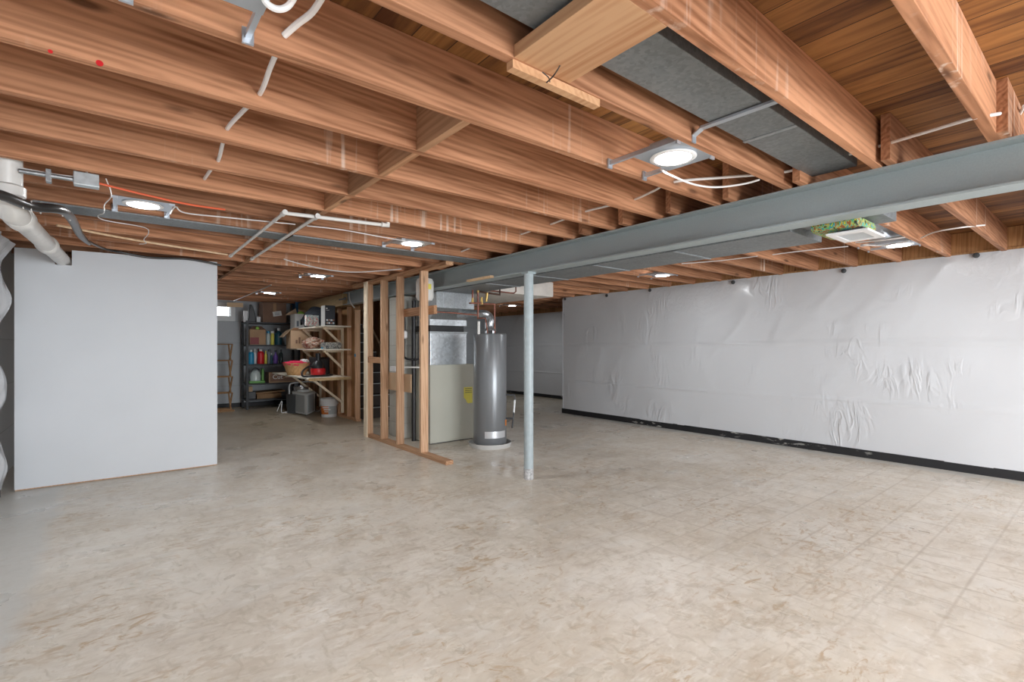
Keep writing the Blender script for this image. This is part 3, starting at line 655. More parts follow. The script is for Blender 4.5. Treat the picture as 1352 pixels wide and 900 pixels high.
# romex runs
def run(holes, r, label, tail=None, sag=.0):
    pts = []
    for i, (px, py, Y) in enumerate(holes):
        p = onY(px, py, Y)
        if i:
            q = pts[-1]; pts.append((q+p)/2+Vector((0, 0, -sag)))
        pts.append(p)
    if tail: pts += tail
    wire('white_cable', pts, r, 'cable', label)
jn = lambda n: jfar(n)-TH
run([(375, 47, jn(2)), (343, 124, jn(3)), (300, 170, jn(4)), (288, 212, jn(5)), (270, 236, jn(6))], .009, 'white electrical cable threading through the joists down the left side of the ceiling', sag=-.004)
wire('white_cable', [onY(375, 47, jn(2)), onY(392, 32, jn(2)-.05), onY(412, 16, jn(2)-.12), onY(428, -8, jn(2)-.2)], .010, 'cable', 'thick white cable curving down through a drilled joist at the top left')
wire('white_cable', [onY(345, -10, 1.45), onY(352, 4, 1.45), onY(366, 12, 1.45), onY(380, 8, 1.45), onY(392, -10, 1.45)], .009, 'cable', 'loop of white cable hanging at the top edge of the frame')
run([(1320, 150, jfar(-1)-TH-.02), (1284, 156, jfar(-1)), (1160, 193, jn(0)), (1036, 227, jn(1)), (890, 240, jn(2)), (838, 263, jn(3)), (773, 279, jn(4)), (727, 296, jn(5)), (688, 309, jn(6)), (649, 316, jn(7)), (609, 332, jn(8))], .0075, 'white electrical cable threading through the joists close to the steel beam')
wire('white_cable', [onY(1352, 140, .30), onY(1345, 152, .33), onY(1333, 154, .34), onY(1316, 151, .36)], .007, 'cable', 'white cable with blue strap at the right edge above the beam')
wire('white_cable', [onZ(873, 224, 2.2), onZ(883, 230, 2.17), onZ(915, 243, 2.17), onZ(945, 247, 2.18), onZ(980, 243, 2.19), onZ(1003, 237, 2.2)], .0055, 'cable', 'white cable drooping from the nearest ceiling light toward the beam')
wire('white_cable', [onZ(225, 282, 2.18), onZ(232, 273, 2.2), onZ(245, 281, 2.17), onZ(300, 287, 2.19), onZ(390, 296, 2.2)], .0045, 'cable', 'white cable running right from the left light under the joists')
wire('white_cable', [onZ(405, 298, 2.2), onZ(450, 303, 2.2), onZ(500, 312, 2.2), onZ(535, 318, 2.2)], .0045, 'cable', 'white cable running to the middle ceiling light')
wire('white_cable', [onZ(375, 342, 2.19), onZ(400, 349, 2.18), onZ(440, 357, 2.17), onZ(475, 359, 2.17), onZ(530, 355, 2.195)], .006, 'cable', 'white cable drooping beyond the middle light above the stud frame')
wire('white_cable', [onZ(1216, 314, 2.22), onZ(1235, 306, 2.2), onZ(1270, 300, 2.2), onZ(1300, 297, 2.22)], .006, 'cable', 'white cable between joists near the top right of the right wall')
wire('white_cable', [onZ(1130, 320, 2.19), onZ(1165, 317, 2.17), onZ(1195, 313, 2.17)], .006, 'cable', 'white cable above the right light behind the air register')
wire('white_cable', [onZ(1140, 323, 2.19), onZ(1165, 324, 2.17), onZ(1200, 318, 2.17)], .005, 'cable', 'lower white cable beside the right light behind the air register')
wire('white_cable', [onZ(1020, 336, 2.2), onZ(1060, 331, 2.2), onZ(1120, 325, 2.2)], .005, 'cable', 'white cable crossing under joists left of the air register')
wire('white_cable', [onZ(900, 348, 2.2), onZ(950, 344, 2.2), onZ(1000, 338, 2.2)], .005, 'cable', 'white cable crossing under joists above the middle of the right wall')
# white pvc conduit with branches
pc = thing('pvc_conduit', onZ(420, 284, 2.18), 'white PVC conduit under the joists with two long branches going back', 'conduit')
E0, E1 = onZ(375, 281, 2.185), onZ(512, 297.5, 2.185)
build('main_run', MB().tube([E0, E1, E1+Vector((.004, 0, .02))], .013, 12), 'pvc', pc, smooth=True)
build('elbow', MB().tube([E1+Vector((-.05, 0, 0)), E1, E1+Vector((0, 0, .05))], .018, 12), 'pvc', pc, smooth=True)
for (p1, p2, lb) in (((375, 281), (304, 338), 'left'), ((418, 286), (332, 342), 'right')):
    a, b3 = onZ(*p1, 2.185), onZ(*p2, 2.185)
    br = build('branch', MB().tube([a, b3], .012, 12), 'pvc', pc, smooth=True)
    build('coupling', MB().tube([a+Vector((0, -.03, 0)), a+Vector((0, .04, 0))], .018, 12).tube([b3-Vector((0, .06, 0)), b3], .017, 12), 'pvc', br, smooth=True)

# ================================================================ STUD FRAME
sf = thing('stud_frame', (2.84, 5.7, 0), 'open wooden stud frame standing in front of the furnace', 'stud frame')
build('bottom_plate', MB().box(2.785, 2.88, 4.60, 6.85, 0, .042, .002), 'plateY', sf)
build('top_plate', MB().box(2.785, 2.88, 4.60, 7.3, 2.160, 2.203, .002), 'plateY', sf)
for yy in (6.74, 6.24, 5.77, 5.15):
    build('stud', MB().box(2.785, 2.88, yy, yy+.042, .042, 2.16, .002), 'stud', sf)
build('stud', MB().box(2.765, 2.785, 6.70, 6.80, .0, 2.19, .001), 'pine', sf)
build('blocking', MB().box(2.88, 2.922, 5.02, 5.86, 1.655, 1.755, .002), 'block', sf)
build('blocking', MB().box(2.80, 2.87, 6.282, 6.74, 1.05, 1.13, .002), 'block', sf)
build('outlet_board', MB().box(2.885, 2.897, 5.60, 6.30, .70, .93), 'cardl', sf)
ob = onX(583, 378, 3.09)
solo('wood_scrap', MB().box(3.05, 3.0925, 4.15, 4.60, 1.995, 2.018), 'lath', 'short wood scrap clamped to the beam beside the white expansion tank', 'wood scrap')

# ================================================================ BLOCK PIER
pr_ = MB(); pr_.box(3.09, 3.50, 6.26, 6.68, 0, 1.98, .03)
solo('block_pier', pr_, 'block_wall', 'painted concrete block pier behind the stud frame', 'pier', smooth=True)
solo('black_vent_pipe', MB().tube([(3.165, 6.06, 0), (3.165, 6.06, 1.90)], .028, 16), 'black', 'vertical black pipe between the block pier and the furnace', 'pipe', smooth=True)
hk = thing('condensate_hose', (3.06, 6.2, 1.1), 'black hose with a small white trap hanging on the block pier', 'hose')
build('hose', MB().tube(smoothpts([(3.03, 6.10, 1.92), (3.04, 6.12, 1.8), (3.05, 6.10, 1.62), (3.05, 6.10, 1.45), (3.05, 6.11, 1.2), (3.06, 6.09, 1.12), (3.14, 5.99, 1.10), (3.19, 5.95, 1.12)]), .014, 10), 'black', hk, smooth=True)
build('trap', MB().lathe((3.05, 6.10, 1.38), [(0, 0), (.02, .005), (.035, .02), (.037, .09), (.02, .11), (0, .115)], 18), 'white', hk, smooth=True)
solo('pvc_drain_line', MB().tube([(3.04, 6.45, .99), (3.04, 6.25, .99), (3.05, 6.02, 1.0), (3.14, 5.9, 1.0), (3.19, 5.86, 1.0)], .011, 10).tube([(3.04, 6.12, 1.0), (3.04, 6.12, .80)], .012, 10).tube([(3.04, 6.12, 1.02), (3.04, 6.12, .96)], .018, 10), 'pvc', 'thin white PVC drain line with a tee in front of the pier', 'pipe', smooth=True)
solo('condensate_pump', MB().box(3.02, 3.085, 6.33, 6.50, .93, 1.0, .008), 'white', 'small white condensate box on the board against the pier', 'pump')

# ================================================================ FURNACE
fx, fy = 3.206, 5.685
fu = thing('furnace', (fx+.33, fy+.3, 0), 'beige furnace cabinet with galvanized plenum above it beside the water heater', 'furnace')
build('cabinet', MB().box(fx, fx+.70, fy, fy+.50, .012, 1.035, .004), 'beige', fu)
build('base', MB().box(fx+.02, fx+.68, fy+.02, fy+.48, 0, .012), 'darkgrey', fu)
build('lower_plenum', MB().box(fx+.005, fx+.565, fy+.004, fy+.48, 1.035, 1.47, .004), 'galvb', fu)
build('plenum_collar', MB().box(fx-.004, fx+.575, fy-.006, fy+.49, 1.45, 1.475, .002), 'galv', fu)
build('filter_slot', MB().box(fx+.02, fx+.54, fy+.03, fy+.46, 1.47, 1.555), 'black', fu)
build('upper_collar', MB().box(fx-.002, fx+.565, fy-.002, fy+.48, 1.555, 1.635, .002), 'galvb', fu)
up = MB(); q0 = [(fx, fy, 1.635), (fx+.56, fy, 1.635), (fx+.56, fy+.48, 1.635), (fx, fy+.48, 1.635)]
q1 = [(fx+.02, fy-.13, 1.78), (fx+.60, fy-.13, 1.78), (fx+.60, fy+.44, 1.78), (fx+.02, fy+.44, 1.78)]
q2 = [(fx+.02, fy-.13, 1.984), (fx+.60, fy-.13, 1.984), (fx+.60, fy+.44, 1.984), (fx+.02, fy+.44, 1.984)]
vs = [[up.bm.verts.new(Vector(p)) for p in q] for q in (q0, q1, q2)]
for A_, B_ in zip(vs, vs[1:]):
    for i in range(4): up.bm.faces.new((A_[i], A_[(i+1) % 4], B_[(i+1) % 4], B_[i]))
up.bm.faces.new(vs[0][::-1]); up.bm.faces.new(vs[2])
build('transition_duct', up, 'galv', fu)
for i in range(3):
    build('duct_seam', MB().beam((fx+.12+i*.18, fy-.134, 1.79), (fx+.12+i*.18, fy-.134, 1.97), .006, .004, (0, 1, 0)), 'galvb', fu)
build('energy_label', MB().prism([(fx+.56, fy-.002, .62), (fx+.60, fy-.002, .60), (fx+.60, fy-.002, .49), (fx+.56, fy-.002, .52), (fx+.555, fy-.002, .62)][:4], (0, .001, 0)), 'yellow', fu)
build('energy_label_edge', MB().prism([(fx+.52, fy-.002, .72), (fx+.66, fy-.002, .72), (fx+.66, fy-.002, .50), (fx+.60, fy-.002, .50), (fx+.52, fy-.002, .58)], (0, -.001, 0)), 'yellow', fu)
for dz in (.695, .67, .645): build('label_line', MB().box(fx+.54, fx+.65, fy-.0045, fy-.003, dz, dz+.008), 'darkgrey', fu)

# ================================================================ WATER HEATER
hc = Vector((3.777, 5.149, 0)); hr = .212
wh = thing('water_heater', hc, 'tall grey cylindrical water heater standing in a round drain pan', 'water heater')
build('tank', MB().lathe(hc, [(0, .045), (hr-.004, .045), (hr, .055), (hr, 1.425), (hr-.006, 1.437), (hr-.03, 1.442), (0, 1.447)], 64), 'tank', wh, smooth=True)
build('drain_pan', MB().lathe(hc, [(0, 0), (.262, 0), (.274, .03), (.278, .058), (.272, .058), (.262, .012), (0, .012)], 56), plain('pan_metal', (.60, .60, .58), .45, metal=.2), wh, smooth=True)
build('stand', MB().lathe(hc, [(0, .012), (.18, .012), (.18, .045), (0, .045)], 32), 'darkgrey', wh)
ang = math.atan2(-hc.y, -hc.x)
def hp(da, z, r=hr+.002): a = ang+math.radians(da); return Vector((hc.x+r*math.cos(a), hc.y+r*math.sin(a), z))
lb = MB(); lb.grid(lambda u, v: hp(-18+80*u, .13+.085*v), 16, 2)
build('rating_plate', lb, plain('brushed_plate', (.62, .64, .66), .3, metal=.5), wh, smooth=True)
build('gas_sticker', MB().grid(lambda u, v: hp(64+14*u, .27+.075*v), 4, 2), plain('orange_sticker', (.80, .25, .04), .5), wh)
build('relief_pipe', MB().tube([hp(75, .66, hr-.01), hp(75, .66, hr+.11), hp(75, .62, hr+.115), hp(75, .42, hr+.10), hp(75, .24, hr+.08)], .010, 10).tube([hp(75, .36, hr-.01), hp(75, .36, hr+.09)], .012, 10), 'darkgrey', wh, smooth=True)
build('relief_sleeve', MB().tube([hp(75, .60, hr+.115), hp(75, .44, hr+.102)], .012, 10), 'lgrey', wh, smooth=True)
dh = hc+Vector((0, 0, 1.445))
build('draft_hood', MB().lathe(dh, [(.085, .035), (.05, .075), (.045, .10), (.045, .13), (0, .13)], 24).cyl(dh+Vector((.06, .0, -.003)), dh+Vector((.06, 0, .05)), .006, 8).cyl(dh+Vector((-.06, 0, -.003)), dh+Vector((-.06, 0, .05)), .006, 8).cyl(dh+Vector((0, .06, -.003)), dh+Vector((0, .06, .05)), .006, 8).cyl(dh+Vector((0, -.06, -.003)), dh+Vector((0, -.06, .05)), .006, 8), 'galvb', wh, smooth=True)
fl = solo('flue_pipe', MB().tube(smoothpts([dh+Vector((0, 0, .12)), dh+Vector((.01, 0, .17)), dh+Vector((.0, .04, .235)), dh+Vector((-.08, .12, .26)), dh+Vector((-.20, .75, .27))], 5), .047, 20), 'galvb', 'corrugated silver flue pipe bending off the top of the water heater', 'pipe', smooth=True)
# copper lines
cp = thing('copper_piping', (3.75, 5.15, 1.5), 'copper water lines with brass valves above the water heater', 'pipes')
def at(px, py, Y=5.15): return onY(px, py, Y)
def cpipe(pp, r=.011, mat='copper', nm='pipe_run'): build(nm, MB().tube(pp, r, 10), mat, cp, smooth=True)
cpipe([at(653, 441), at(653, 405), at(653, 401), at(650, 401), at(636, 401)], .011)
cpipe([at(644, 441, 5.10), at(641, 420, 5.10), at(631, 420, 5.10)], .009)
cpipe([at(631, 421), at(631, 372)], .014, nm='riser')
cpipe([at(620, 400, 5.0), at(636, 400, 5.0)], .010)
cpipe([at(632, 385), at(660, 389), at(660, 371)], .013, plain('dark_copper', (.10, .055, .04), .45, metal=.5), 'dark_run')
cpipe([at(634, 382, 5.2), at(678, 387, 5.2), at(681, 385, 5.2), at(681, 374, 5.2)], .010)
cpipe([at(565, 411, 5.35), at(600, 413, 5.35), at(631, 416, 5.15)], .010)
cpipe([at(624, 399), at(624, 377), at(630, 377)], .012)
for a_, b_ in (((636, 402), (636, 392)), ((643, 387), (642, 398)), ((624, 401), (624, 393)), ((631, 386), (631, 378))):
    build('brass_valve', MB().tube([at(*a_, 5.14), at(*b_, 5.14)], [.020, .014], 10), 'brass', cp, smooth=True)
solo('white_pipe_stub', MB().tube([onY(632, 441, 5.11), onY(632, 424, 5.11)], .018, 14), 'pvc', 'short white insulated pipe stub on the left top of the water heater', 'pipe', smooth=True)
# expansion tank
et = onY(561, 398, 5.33); ex, ey = et.x, et.y
z0 = onY(561, 398, 5.33).z; z1 = onY(561, 367, 5.33).z
ext = thing('expansion_tank', (ex, ey, z0-.03), 'small white expansion tank with yellow label behind a stud', 'tank')
rr = .105
build('shell', MB().lathe((ex, ey, z0), [(0, -.0), (.03, .0), (rr*.8, .012), (rr, .05), (rr, z1-z0-.045), (rr*.85, z1-z0-.012), (rr*.4, z1-z0), (0, z1-z0)], 36), plain('tank_white', (.80, .80, .77), .35), ext, smooth=True)
build('valve', MB().cyl((ex, ey, z1), (ex, ey, z1+.018), .02), 'deepblue', ext)
build('nipple', MB().cyl((ex, ey, z0-.05), (ex, ey, z0), .012), 'brass', ext)
aa = math.atan2(-ey, -ex)
build('label_patch', MB().grid(lambda u, v: Vector((ex+(rr+.001)*math.cos(aa-.05+.85*u), ey+(rr+.001)*math.sin(aa-.05+.85*u), z0+.14+.065*v)), 8, 1), 'yellow', ext)

# ================================================================ STAIRS
st = thing('staircase', (3.8, 9.2, 0), 'dark carpeted stairs rising behind the wood frame', 'stairs')
for i in range(9):
    build('step', MB().box(3.33, 4.25, 8.42+.24*i, 10.5, .195*i, .195*(i+1)-.012), 'carpet', st)
    build('nosing', MB().box(3.33, 4.25, 8.40+.24*i, 8.43+.24*i, .195*(i+1)-.014, .195*(i+1)), 'grey', st)
build('stringer', MB().prism([(4.18, 8.25, .0), (4.18, 8.25, .32), (4.18, 10.4, 2.07), (4.18, 10.4, 1.75)], (.04, 0, 0)), 'cardl', st)
struct('wall_stair', MB().box(4.26, 4.33, 8.0, 10.6, 0, DECK-.002).box(3.30, 4.26, 10.52, 10.6, 0, DECK-.002), 'oldply')
# ================================================================ WOOD WALL WITH BRACKET SHELVES
wt = thing('stud_wall', (3.28, 10, 0), 'wood stair wall behind the bracket shelves, studs and brown boards', 'wall')
build('boards', MB().box(3.285, 3.30, 8.26, 11.76, .04, 1.985), 'oldply', wt)
build('bottom_plate', MB().box(3.215, 3.30, 8.22, 11.76, 0, .04), 'plateY', wt)
for yy in (8.22, 8.62, 9.1, 9.55, 10.0, 10.5, 11.0, 11.5):
    build('stud', MB().box(3.215 if yy > 8.3 else 3.20, 3.284, yy, yy+.042, .04, 1.90 if yy < 8.3 else 1.98, .002), 'stud', wt)
build('painter_tape', MB().lathe((3.20, 8.235, 1.125), [(0, 0), (.03, 0), (.03, -.003), (0, -.003)], 14, 'X'), 'blue', wt)
tb = thing('timber_beam', (3.16, 10, 1.99), 'tan timber beam with a black arrow above the bracket shelves', 'beam')
build('timber', MB().box(3.10, 3.24, 8.56, 11.76, 1.99, JB-.002, .003), 'tanbeam', tb)
aq = onX(455, 394.5, 3.10)
ay, az = aq.y, 2.10
build('arrow_mark', MB().prism([(3.098, ay+.28, az-.012), (3.098, ay, az-.012), (3.098, ay, az-.035), (3.098, ay-.11, az), (3.098, ay, az+.035), (3.098, ay, az+.012), (3.098, ay+.28, az+.012)], (-.001, 0, 0)), 'black', tb)
bs = thing('bracket_shelving', (3.0, 9.4, .1), 'pale pine bracket shelving with three boards on the wood wall', 'shelving')
for (z, xo) in ((.755, 2.47), (1.235, 2.79), (1.635, 2.79)):
    bd = build('shelf_board', MB().box(xo, 3.213, 8.46, 10.72, z-.022, z, .002), 'pineX', bs)
    if z < .8: bd['label'] = 'wide lower board, whitish with a worn brown edge'; build('worn_edge', MB().box(xo+.03, 3.213, 8.44, 8.46, z-.05, z-.002), 'tanbeam', bs)
for yy in (8.80, 10.02):
    build('post', MB().box(3.17, 3.213, yy, yy+.04, .09, 1.612, .002), 'pine', bs)
    for (z, xo) in ((.755, 2.55), (1.235, 2.86), (1.635, 2.86)):
        build('arm', MB().box(xo, 3.17, yy, yy+.04, z-.062, z-.023, .002), 'pine', bs)
        L_ = (3.17-xo)*.92 if xo > 2.7 else .50
        build('brace', MB().beam((3.18, yy+.02, z-.05-min(L_, .42)*1.0), (3.18-L_, yy+.02, z-.055), .04, .036), 'pine', bs)

# ================================================================ METAL SHELVING AND ITS CONTENTS
sx0, sx1, sy0, sy1 = 2.08, 3.12, 11.12, 11.62
ms = thing('metal_shelving', ((sx0+sx1)/2, 11.35, 0), 'dark steel five-tier shelving unit against the far wall', 'shelving')
for x in (sx0, sx1-.04):
    for y in (sy0, sy1-.04): build('upright', MB().box(x, x+.04, y, y+.04, 0, 1.80), 'shelfmetal', ms)
SZ = (.20, .52, .915, 1.31, 1.775)
for z in SZ: build('shelf', MB().box(sx0+.002, sx1-.002, sy0+.002, sy1-.002, z-.03, z), 'shelfmetal', ms)
SY = 11.2
def bx(name, px0, px1, py0, z, depth, mat, label, cat, Y=SY, py1=None, bev=.002, **k):
    """box standing on z, seen between pixel columns px0..px1, top at row py0"""
    x0 = onY(px0, 450, Y).x; x1 = onY(px1, 450, Y).x; zt = onY((px0+px1)/2, py0, Y).z
    return solo(name, MB().box(x0, x1, Y, Y+depth, z, zt, bev), mat, label, cat, **k)
def ranges(px0, px1, py0, Y): return onY(px0, 450, Y).x, onY(px1, 450, Y).x, onY((px0+px1)/2, py0, Y).z
# big brown box with a paper label
x0, x1, zt = ranges(347, 378, 397, SY)
t = thing('cardboard_box', ((x0+x1)/2, SY+.2, SZ[4]), 'big brown cardboard box with a tilted paper label on the top steel shelf', 'box')
build('carton', MB().box(x0, x1, SY, SY+.36, SZ[4], min(zt, 2.19), .003), 'carddark', t)
lbc = onY(366, 414, SY-.002)
pl = MB().box(lbc.x-.085, lbc.x+.085, SY-.003, SY-.001, lbc.z-.05, lbc.z+.05)
bmesh.ops.rotate(pl.bm, cent=lbc, matrix=Matrix.Rotation(math.radians(-10), 3, Vector((0, -1, 0))).inverted(), verts=pl.bm.verts)
build('paper_label', pl, 'paper', t)
for i in range(3): build('label_print', MB().box(lbc.x-.045, lbc.x+.045, SY-.0045, SY-.0035, lbc.z-.025+.02*i, lbc.z-.018+.02*i), 'slate', t)
build('tape', MB().box((x0+x1)/2-.03, (x0+x1)/2+.03, SY-.0015, SY, SZ[4]+.22, 2.185), 'card', t)
# things left of it
bx('spray_bottle', 322, 327, 410, SZ[4], .06, 'white', 'white bottle on the far left of the top steel shelf', 'bottle')
x0, x1, zt = ranges(327, 338, 400, SY)
sc = MB(); sc.prism([(x0, SY, SZ[4]), (x1, SY, SZ[4]), (x1-.01, SY, SZ[4]+.16), (x0+.09, SY, zt-.04), (x0+.05, SY, zt-.02), (x0+.02, SY, SZ[4]+.2), (x0+.03, SY, SZ[4]+.1)], (0, .12, 0))
solo('steam_iron', sc, 'black', 'black upright clothes iron on the top steel shelf', 'iron', bevel=.012)
bx('paint_can', 339, 344, 418, SZ[4], .08, 'lgrey', 'small pale tub beside the black iron on the top steel shelf', 'tub')
# white tube hanger at top left (wall bracket)
hb = onY(318, 404, 11.3)
solo('hanging_batten', MB().box(onY(300, 401, 11.2).x, onY(321, 401, 11.2).x, 11.2, 11.24, onY(310, 405, 11.2).z, onY(310, 400, 11.2).z+.01), 'lath', 'short pale batten fixed up beside the small window', 'batten')
wire('electric_conduit', [onZ(309, 397, 2.15), onZ(345, 382, 2.17), onZ(358, 376, 2.19)], .008, 'pvc', 'thin white conduit slanting above the small window', 'conduit')
# tier 2 : open carton, jars, jug
x0, x1, zt = ranges(330, 351, 432, SY)
t = thing('cardboard_box', ((x0+x1)/2, SY+.15, SZ[3]), 'two-tone carton with dark red front and open lid on the second steel shelf', 'box')
h = zt-SZ[3]
build('carton', MB().box(x0, x1, SY, SY+.3, SZ[3], SZ[3]+h*.88, .003), 'card', t)
build('red_panel', MB().box(x0+.005, x0+(x1-x0)*.56, SY-.002, SY, SZ[3]+.01, SZ[3]+h*.42), 'darkred', t)
build('lid_flap', MB().prism([(x0-.01, SY+.005, SZ[3]+h*.86), (x1+.01, SY+.005, SZ[3]+h*.86), (x1-.06, SY+.12, SZ[3]+h*1.08), (x0+.08, SY+.12, SZ[3]+h*1.08)], (0, .006, .0)), 'carddark', t)
build('green_tag', MB().blob(((x0+x1)/2-.01, SY+.0, SZ[3]+h*.95), (.035, .02, .03)), 'lime', t)
def bottle(px0, px1, pytop, z, body, cap, label, Y=SY+.04, jug=False, name='bottle', capw=.35, shoulder=.72):
    x0, x1, zt = ranges(px0, px1, pytop, Y); r = (x1-x0)/2; c = Vector(((x0+x1)/2, Y+r, z)); h = zt-z
    t = thing(name, c, label, name)
    build('bottle_body', MB().lathe(c, [(0, 0), (r*.96, 0), (r, .01), (r, h*shoulder*.9), (r*.8, h*shoulder), (r*capw, h*(shoulder+.1)), (r*capw, h*.86), (0, h*.86)], 20), body, t, smooth=True)
    build('cap', MB().lathe(c, [(0, h*.85), (r*(capw+.12), h*.85), (r*(capw+.12), h), (0, h)], 16), cap, t, smooth=True)
    if jug: build('handle', MB().tube(smoothpts([c+Vector((r*.3, 0, h*.9)), c+Vector((r*.95, 0, h*.85)), c+Vector((r*1.1, 0, h*.55)), c+Vector((r*.9, 0, h*.35))]), r*.16, 8), body, t, smooth=True)
    return t
bottle(352, 357.5, 437, SZ[3], 'clear', 'blue', 'pale green bottle beside the two-tone carton', capw=.6)
bottle(358, 362.5, 437, SZ[3], 'yellow', 'paper', 'pale yellow can beside the dark blue jug', capw=.9, name='can', shoulder=.8)
bottle(364, 374, 433, SZ[3], 'teal', 'lgrey', 'dark blue-green water jug on the second steel shelf', name='jug', capw=.3)
# tier 3 : bottles
bottle(328, 336.5, 461.5, SZ[2], 'blue', 'clear', 'bright blue detergent bottle, leftmost on the third steel shelf', shoulder=.78)
bottle(334.5, 339.5, 460, SZ[2], 'lgrey', 'white', 'white jug with a looped handle between the blue and red bottles', Y=SY+.16, jug=True, name='jug')
bottle(340.5, 350, 461, SZ[2], 'red', 'paper', 'bright red detergent bottle with white cap on the third steel shelf', shoulder=.8, capw=.3)
bottle(339.5, 343.5, 460, SZ[2], 'darkred', 'darkred', 'dark red bottle half hidden behind the bright red one', Y=SY+.2)
bottle(349.5, 353, 463, SZ[2], 'yellow', 'yellow', 'yellow bottle right behind the bright red bottle', Y=SY+.1)
bottle(353.5, 357.5, 461, SZ[2], 'slate', 'black', 'grey bottle with black cap right of the yellow bottle', shoulder=.7, capw=.6)
bottle(357.2, 360.2, 466, SZ[2], 'teal', 'white', 'slim dark bottle left of the purple bottle', Y=SY+.1)
bottle(361.5, 367.5, 462, SZ[2], 'purple', 'black', 'purple bottle with dark pump on the third steel shelf', shoulder=.6)
bottle(369, 374, 461, SZ[2], 'glassgreen', 'black', 'dark glass bottle at the right end of the third steel shelf', Y=SY+.1)
# tier 4 : green vacuum-like cleaner, dark box with lettering
x0, x1, zt = ranges(329, 350, 486, SY); z = SZ[1]
t = thing('carpet_cleaner', ((x0+x1)/2, SY+.12, z), 'portable green cleaner with clear tank on the fourth steel shelf', 'cleaner')
cxm = (x0+x1)/2
build('base_tray', MB().box(x0, x1, SY, SY+.24, z, z+.05, .015), 'green', t)
build('clear_tank', MB().lathe((cxm-.01, SY+.12, z+.05), [(0, 0), (.10, 0), (.105, .10), (.085, .17), (.04, .22), (0, .23)], 24), 'clear', t, smooth=True)
build('carry_handle', MB().tube(smoothpts([(x0+.02, SY+.12, z+.05), (x0+.04, SY+.12, z+.22), (cxm-.02, SY+.12, zt-.0), (cxm+.07, SY+.12, zt-.04)]), .013, 10), 'darkgrey', t, smooth=True)
build('side_tank', MB().box(x1-.05, x1-.01, SY+.05, SY+.2, z+.05, zt-.01, .012), 'green', t)
x0, x1, zt = ranges(355, 392, 491, SY)
t = thing('wooden_crate', ((x0+x1)/2, SY+.15, z), 'dark brown box with white script lettering on the fourth steel shelf', 'box')
build('panel_body', MB().box(x0, x1, SY, SY+.3, z, zt, .003), 'carddark', t)
fr = MB(); w = .022
fr.box(x0, x1, SY-.008, SY, z, z+w).box(x0, x1, SY-.008, SY, zt-w, zt).box(x0, x0+w, SY-.008, SY, z+w, zt-w).box(x1-w, x1, SY-.008, SY, z+w, zt-w)
build('frame', fr, 'card', t)
text('lettering', 'Cut', 'paper', t, (x0+.17, SY-.003, z+.115), (1, 0, 0), (0, 0, 1), .13)
build('script_mark', MB().beam((x0+.28, SY-.003, z+.07), (x0+.36, SY-.003, z+.17), .004, .018, (0, 1, 0)), 'cardl', t)
build('script_mark', MB().beam((x0+.40, SY-.003, z+.10), (x0+.52, SY-.003, z+.12), .004, .03, (0, 1, 0)), 'slate', t)
# tier 5
z = SZ[0]
bx('yellow_box', 328.5, 333.5, 510, z+.12, .1, 'cardl', 'small yellow-tan box above black case on the lowest steel shelf', 'box', Y=SY+.05)
bx('black_case', 328, 338, 517, z, .2, 'black', 'black case at the left of the lowest steel shelf', 'case', bev=.01)
solo('wood_slab', MB().prism([(onY(338, 500, SY).x, SY, z+.10), (onY(376, 500, SY).x, SY, z+.125), (onY(376, 500, SY).x, SY, z+.15), (onY(338, 500, SY).x, SY, z+.125)], (0, .3, .01)).box(onY(340, 500, SY).x, onY(372, 500, SY).x, SY+.03, SY+.28, z, z+.10), 'rackwood', 'brown wood slab lying on the lowest steel shelf', 'board')
# ---------- open box / clothes on top of bracket shelf & between
zT = 1.635; Yt = 8.75
# blue bin and cardboard flaps far back on top steel shelf right
x0, x1, zt = ranges(391, 409, 397, SY-.02)
solo('blue_bin', MB().box(x0, x1-.1, SY+.02, SY+.3, SZ[4], zt, .01), 'deepblue', 'blue storage bin high up behind the open white carton', 'bin')
x0, x1, zt = ranges(381, 400, 410, 10.1)
t = thing('white_carton', ((x0+x1)/2, 10.2, zT), 'open white carton with flaps and dark printing on the top pine shelf', 'box')
x0 = max(x0, 2.80)
build('carton', MB().box(x0, x0+.33, 10.34, 10.68, zT, zT+.29, .003), 'paper', t)
build('flap', MB().prism([(x0-.10, 10.66, zT+.28), (x0+.10, 10.66, zT+.42), (x0+.13, 10.66, zT+.29), (x0, 10.66, zT+.28)], (0, .004, 0)).prism([(x0+.15, 10.66, zT+.40), (x0+.40, 10.66, zT+.38), (x0+.33, 10.66, zT+.28), (x0+.15, 10.66, zT+.28)], (0, .004, 0)), 'cardl', t)
build('green_item', MB().blob((x0+.16, 10.5, zT+.30), (.07, .05, .05)), 'lime', t)
for dx, zz, mt in ((.03, .06, 'slate'), (.10, .09, 'black'), (.17, .12, 'slate')): build('print_block', MB().box(x0+dx, x0+dx+.04, 10.338, 10.34, zT+zz-.02, zT+zz+.09), mt, t)
x0, x1, zt = ranges(389, 424, 411, 9.5)
dj = MB().blob((2.965, 9.55, zT+.16), (.20, .62, .21), .22, 4, 3, 1.8)
for v in dj.bm.verts: v.co.z = max(v.co.z, zT+.001)
solo('dark_jacket', dj, 'darkcloth', 'heap of black clothing on the top pine shelf', 'clothing', smooth=True)
x0, x1, zt = ranges(405, 414, 416, 8.85)
bx('printed_bag', 404.5, 414, 415.5, zT, .12, 'printbag', 'colourful printed snack bag in front of the black clothing', 'bag', Y=8.95, bev=.02)
bx('printed_bag', 414.5, 421.5, 416, zT, .12, 'printbag', 'second printed bag with red corner next to the tall black box', 'bag', Y=8.9, bev=.02)
x0, x1, zt = ranges(424, 442, 403, 8.62)
t = thing('appliance_box', ((x0+x1)/2, 8.72, zT), 'tall black product box with white side on the top pine shelf', 'box')
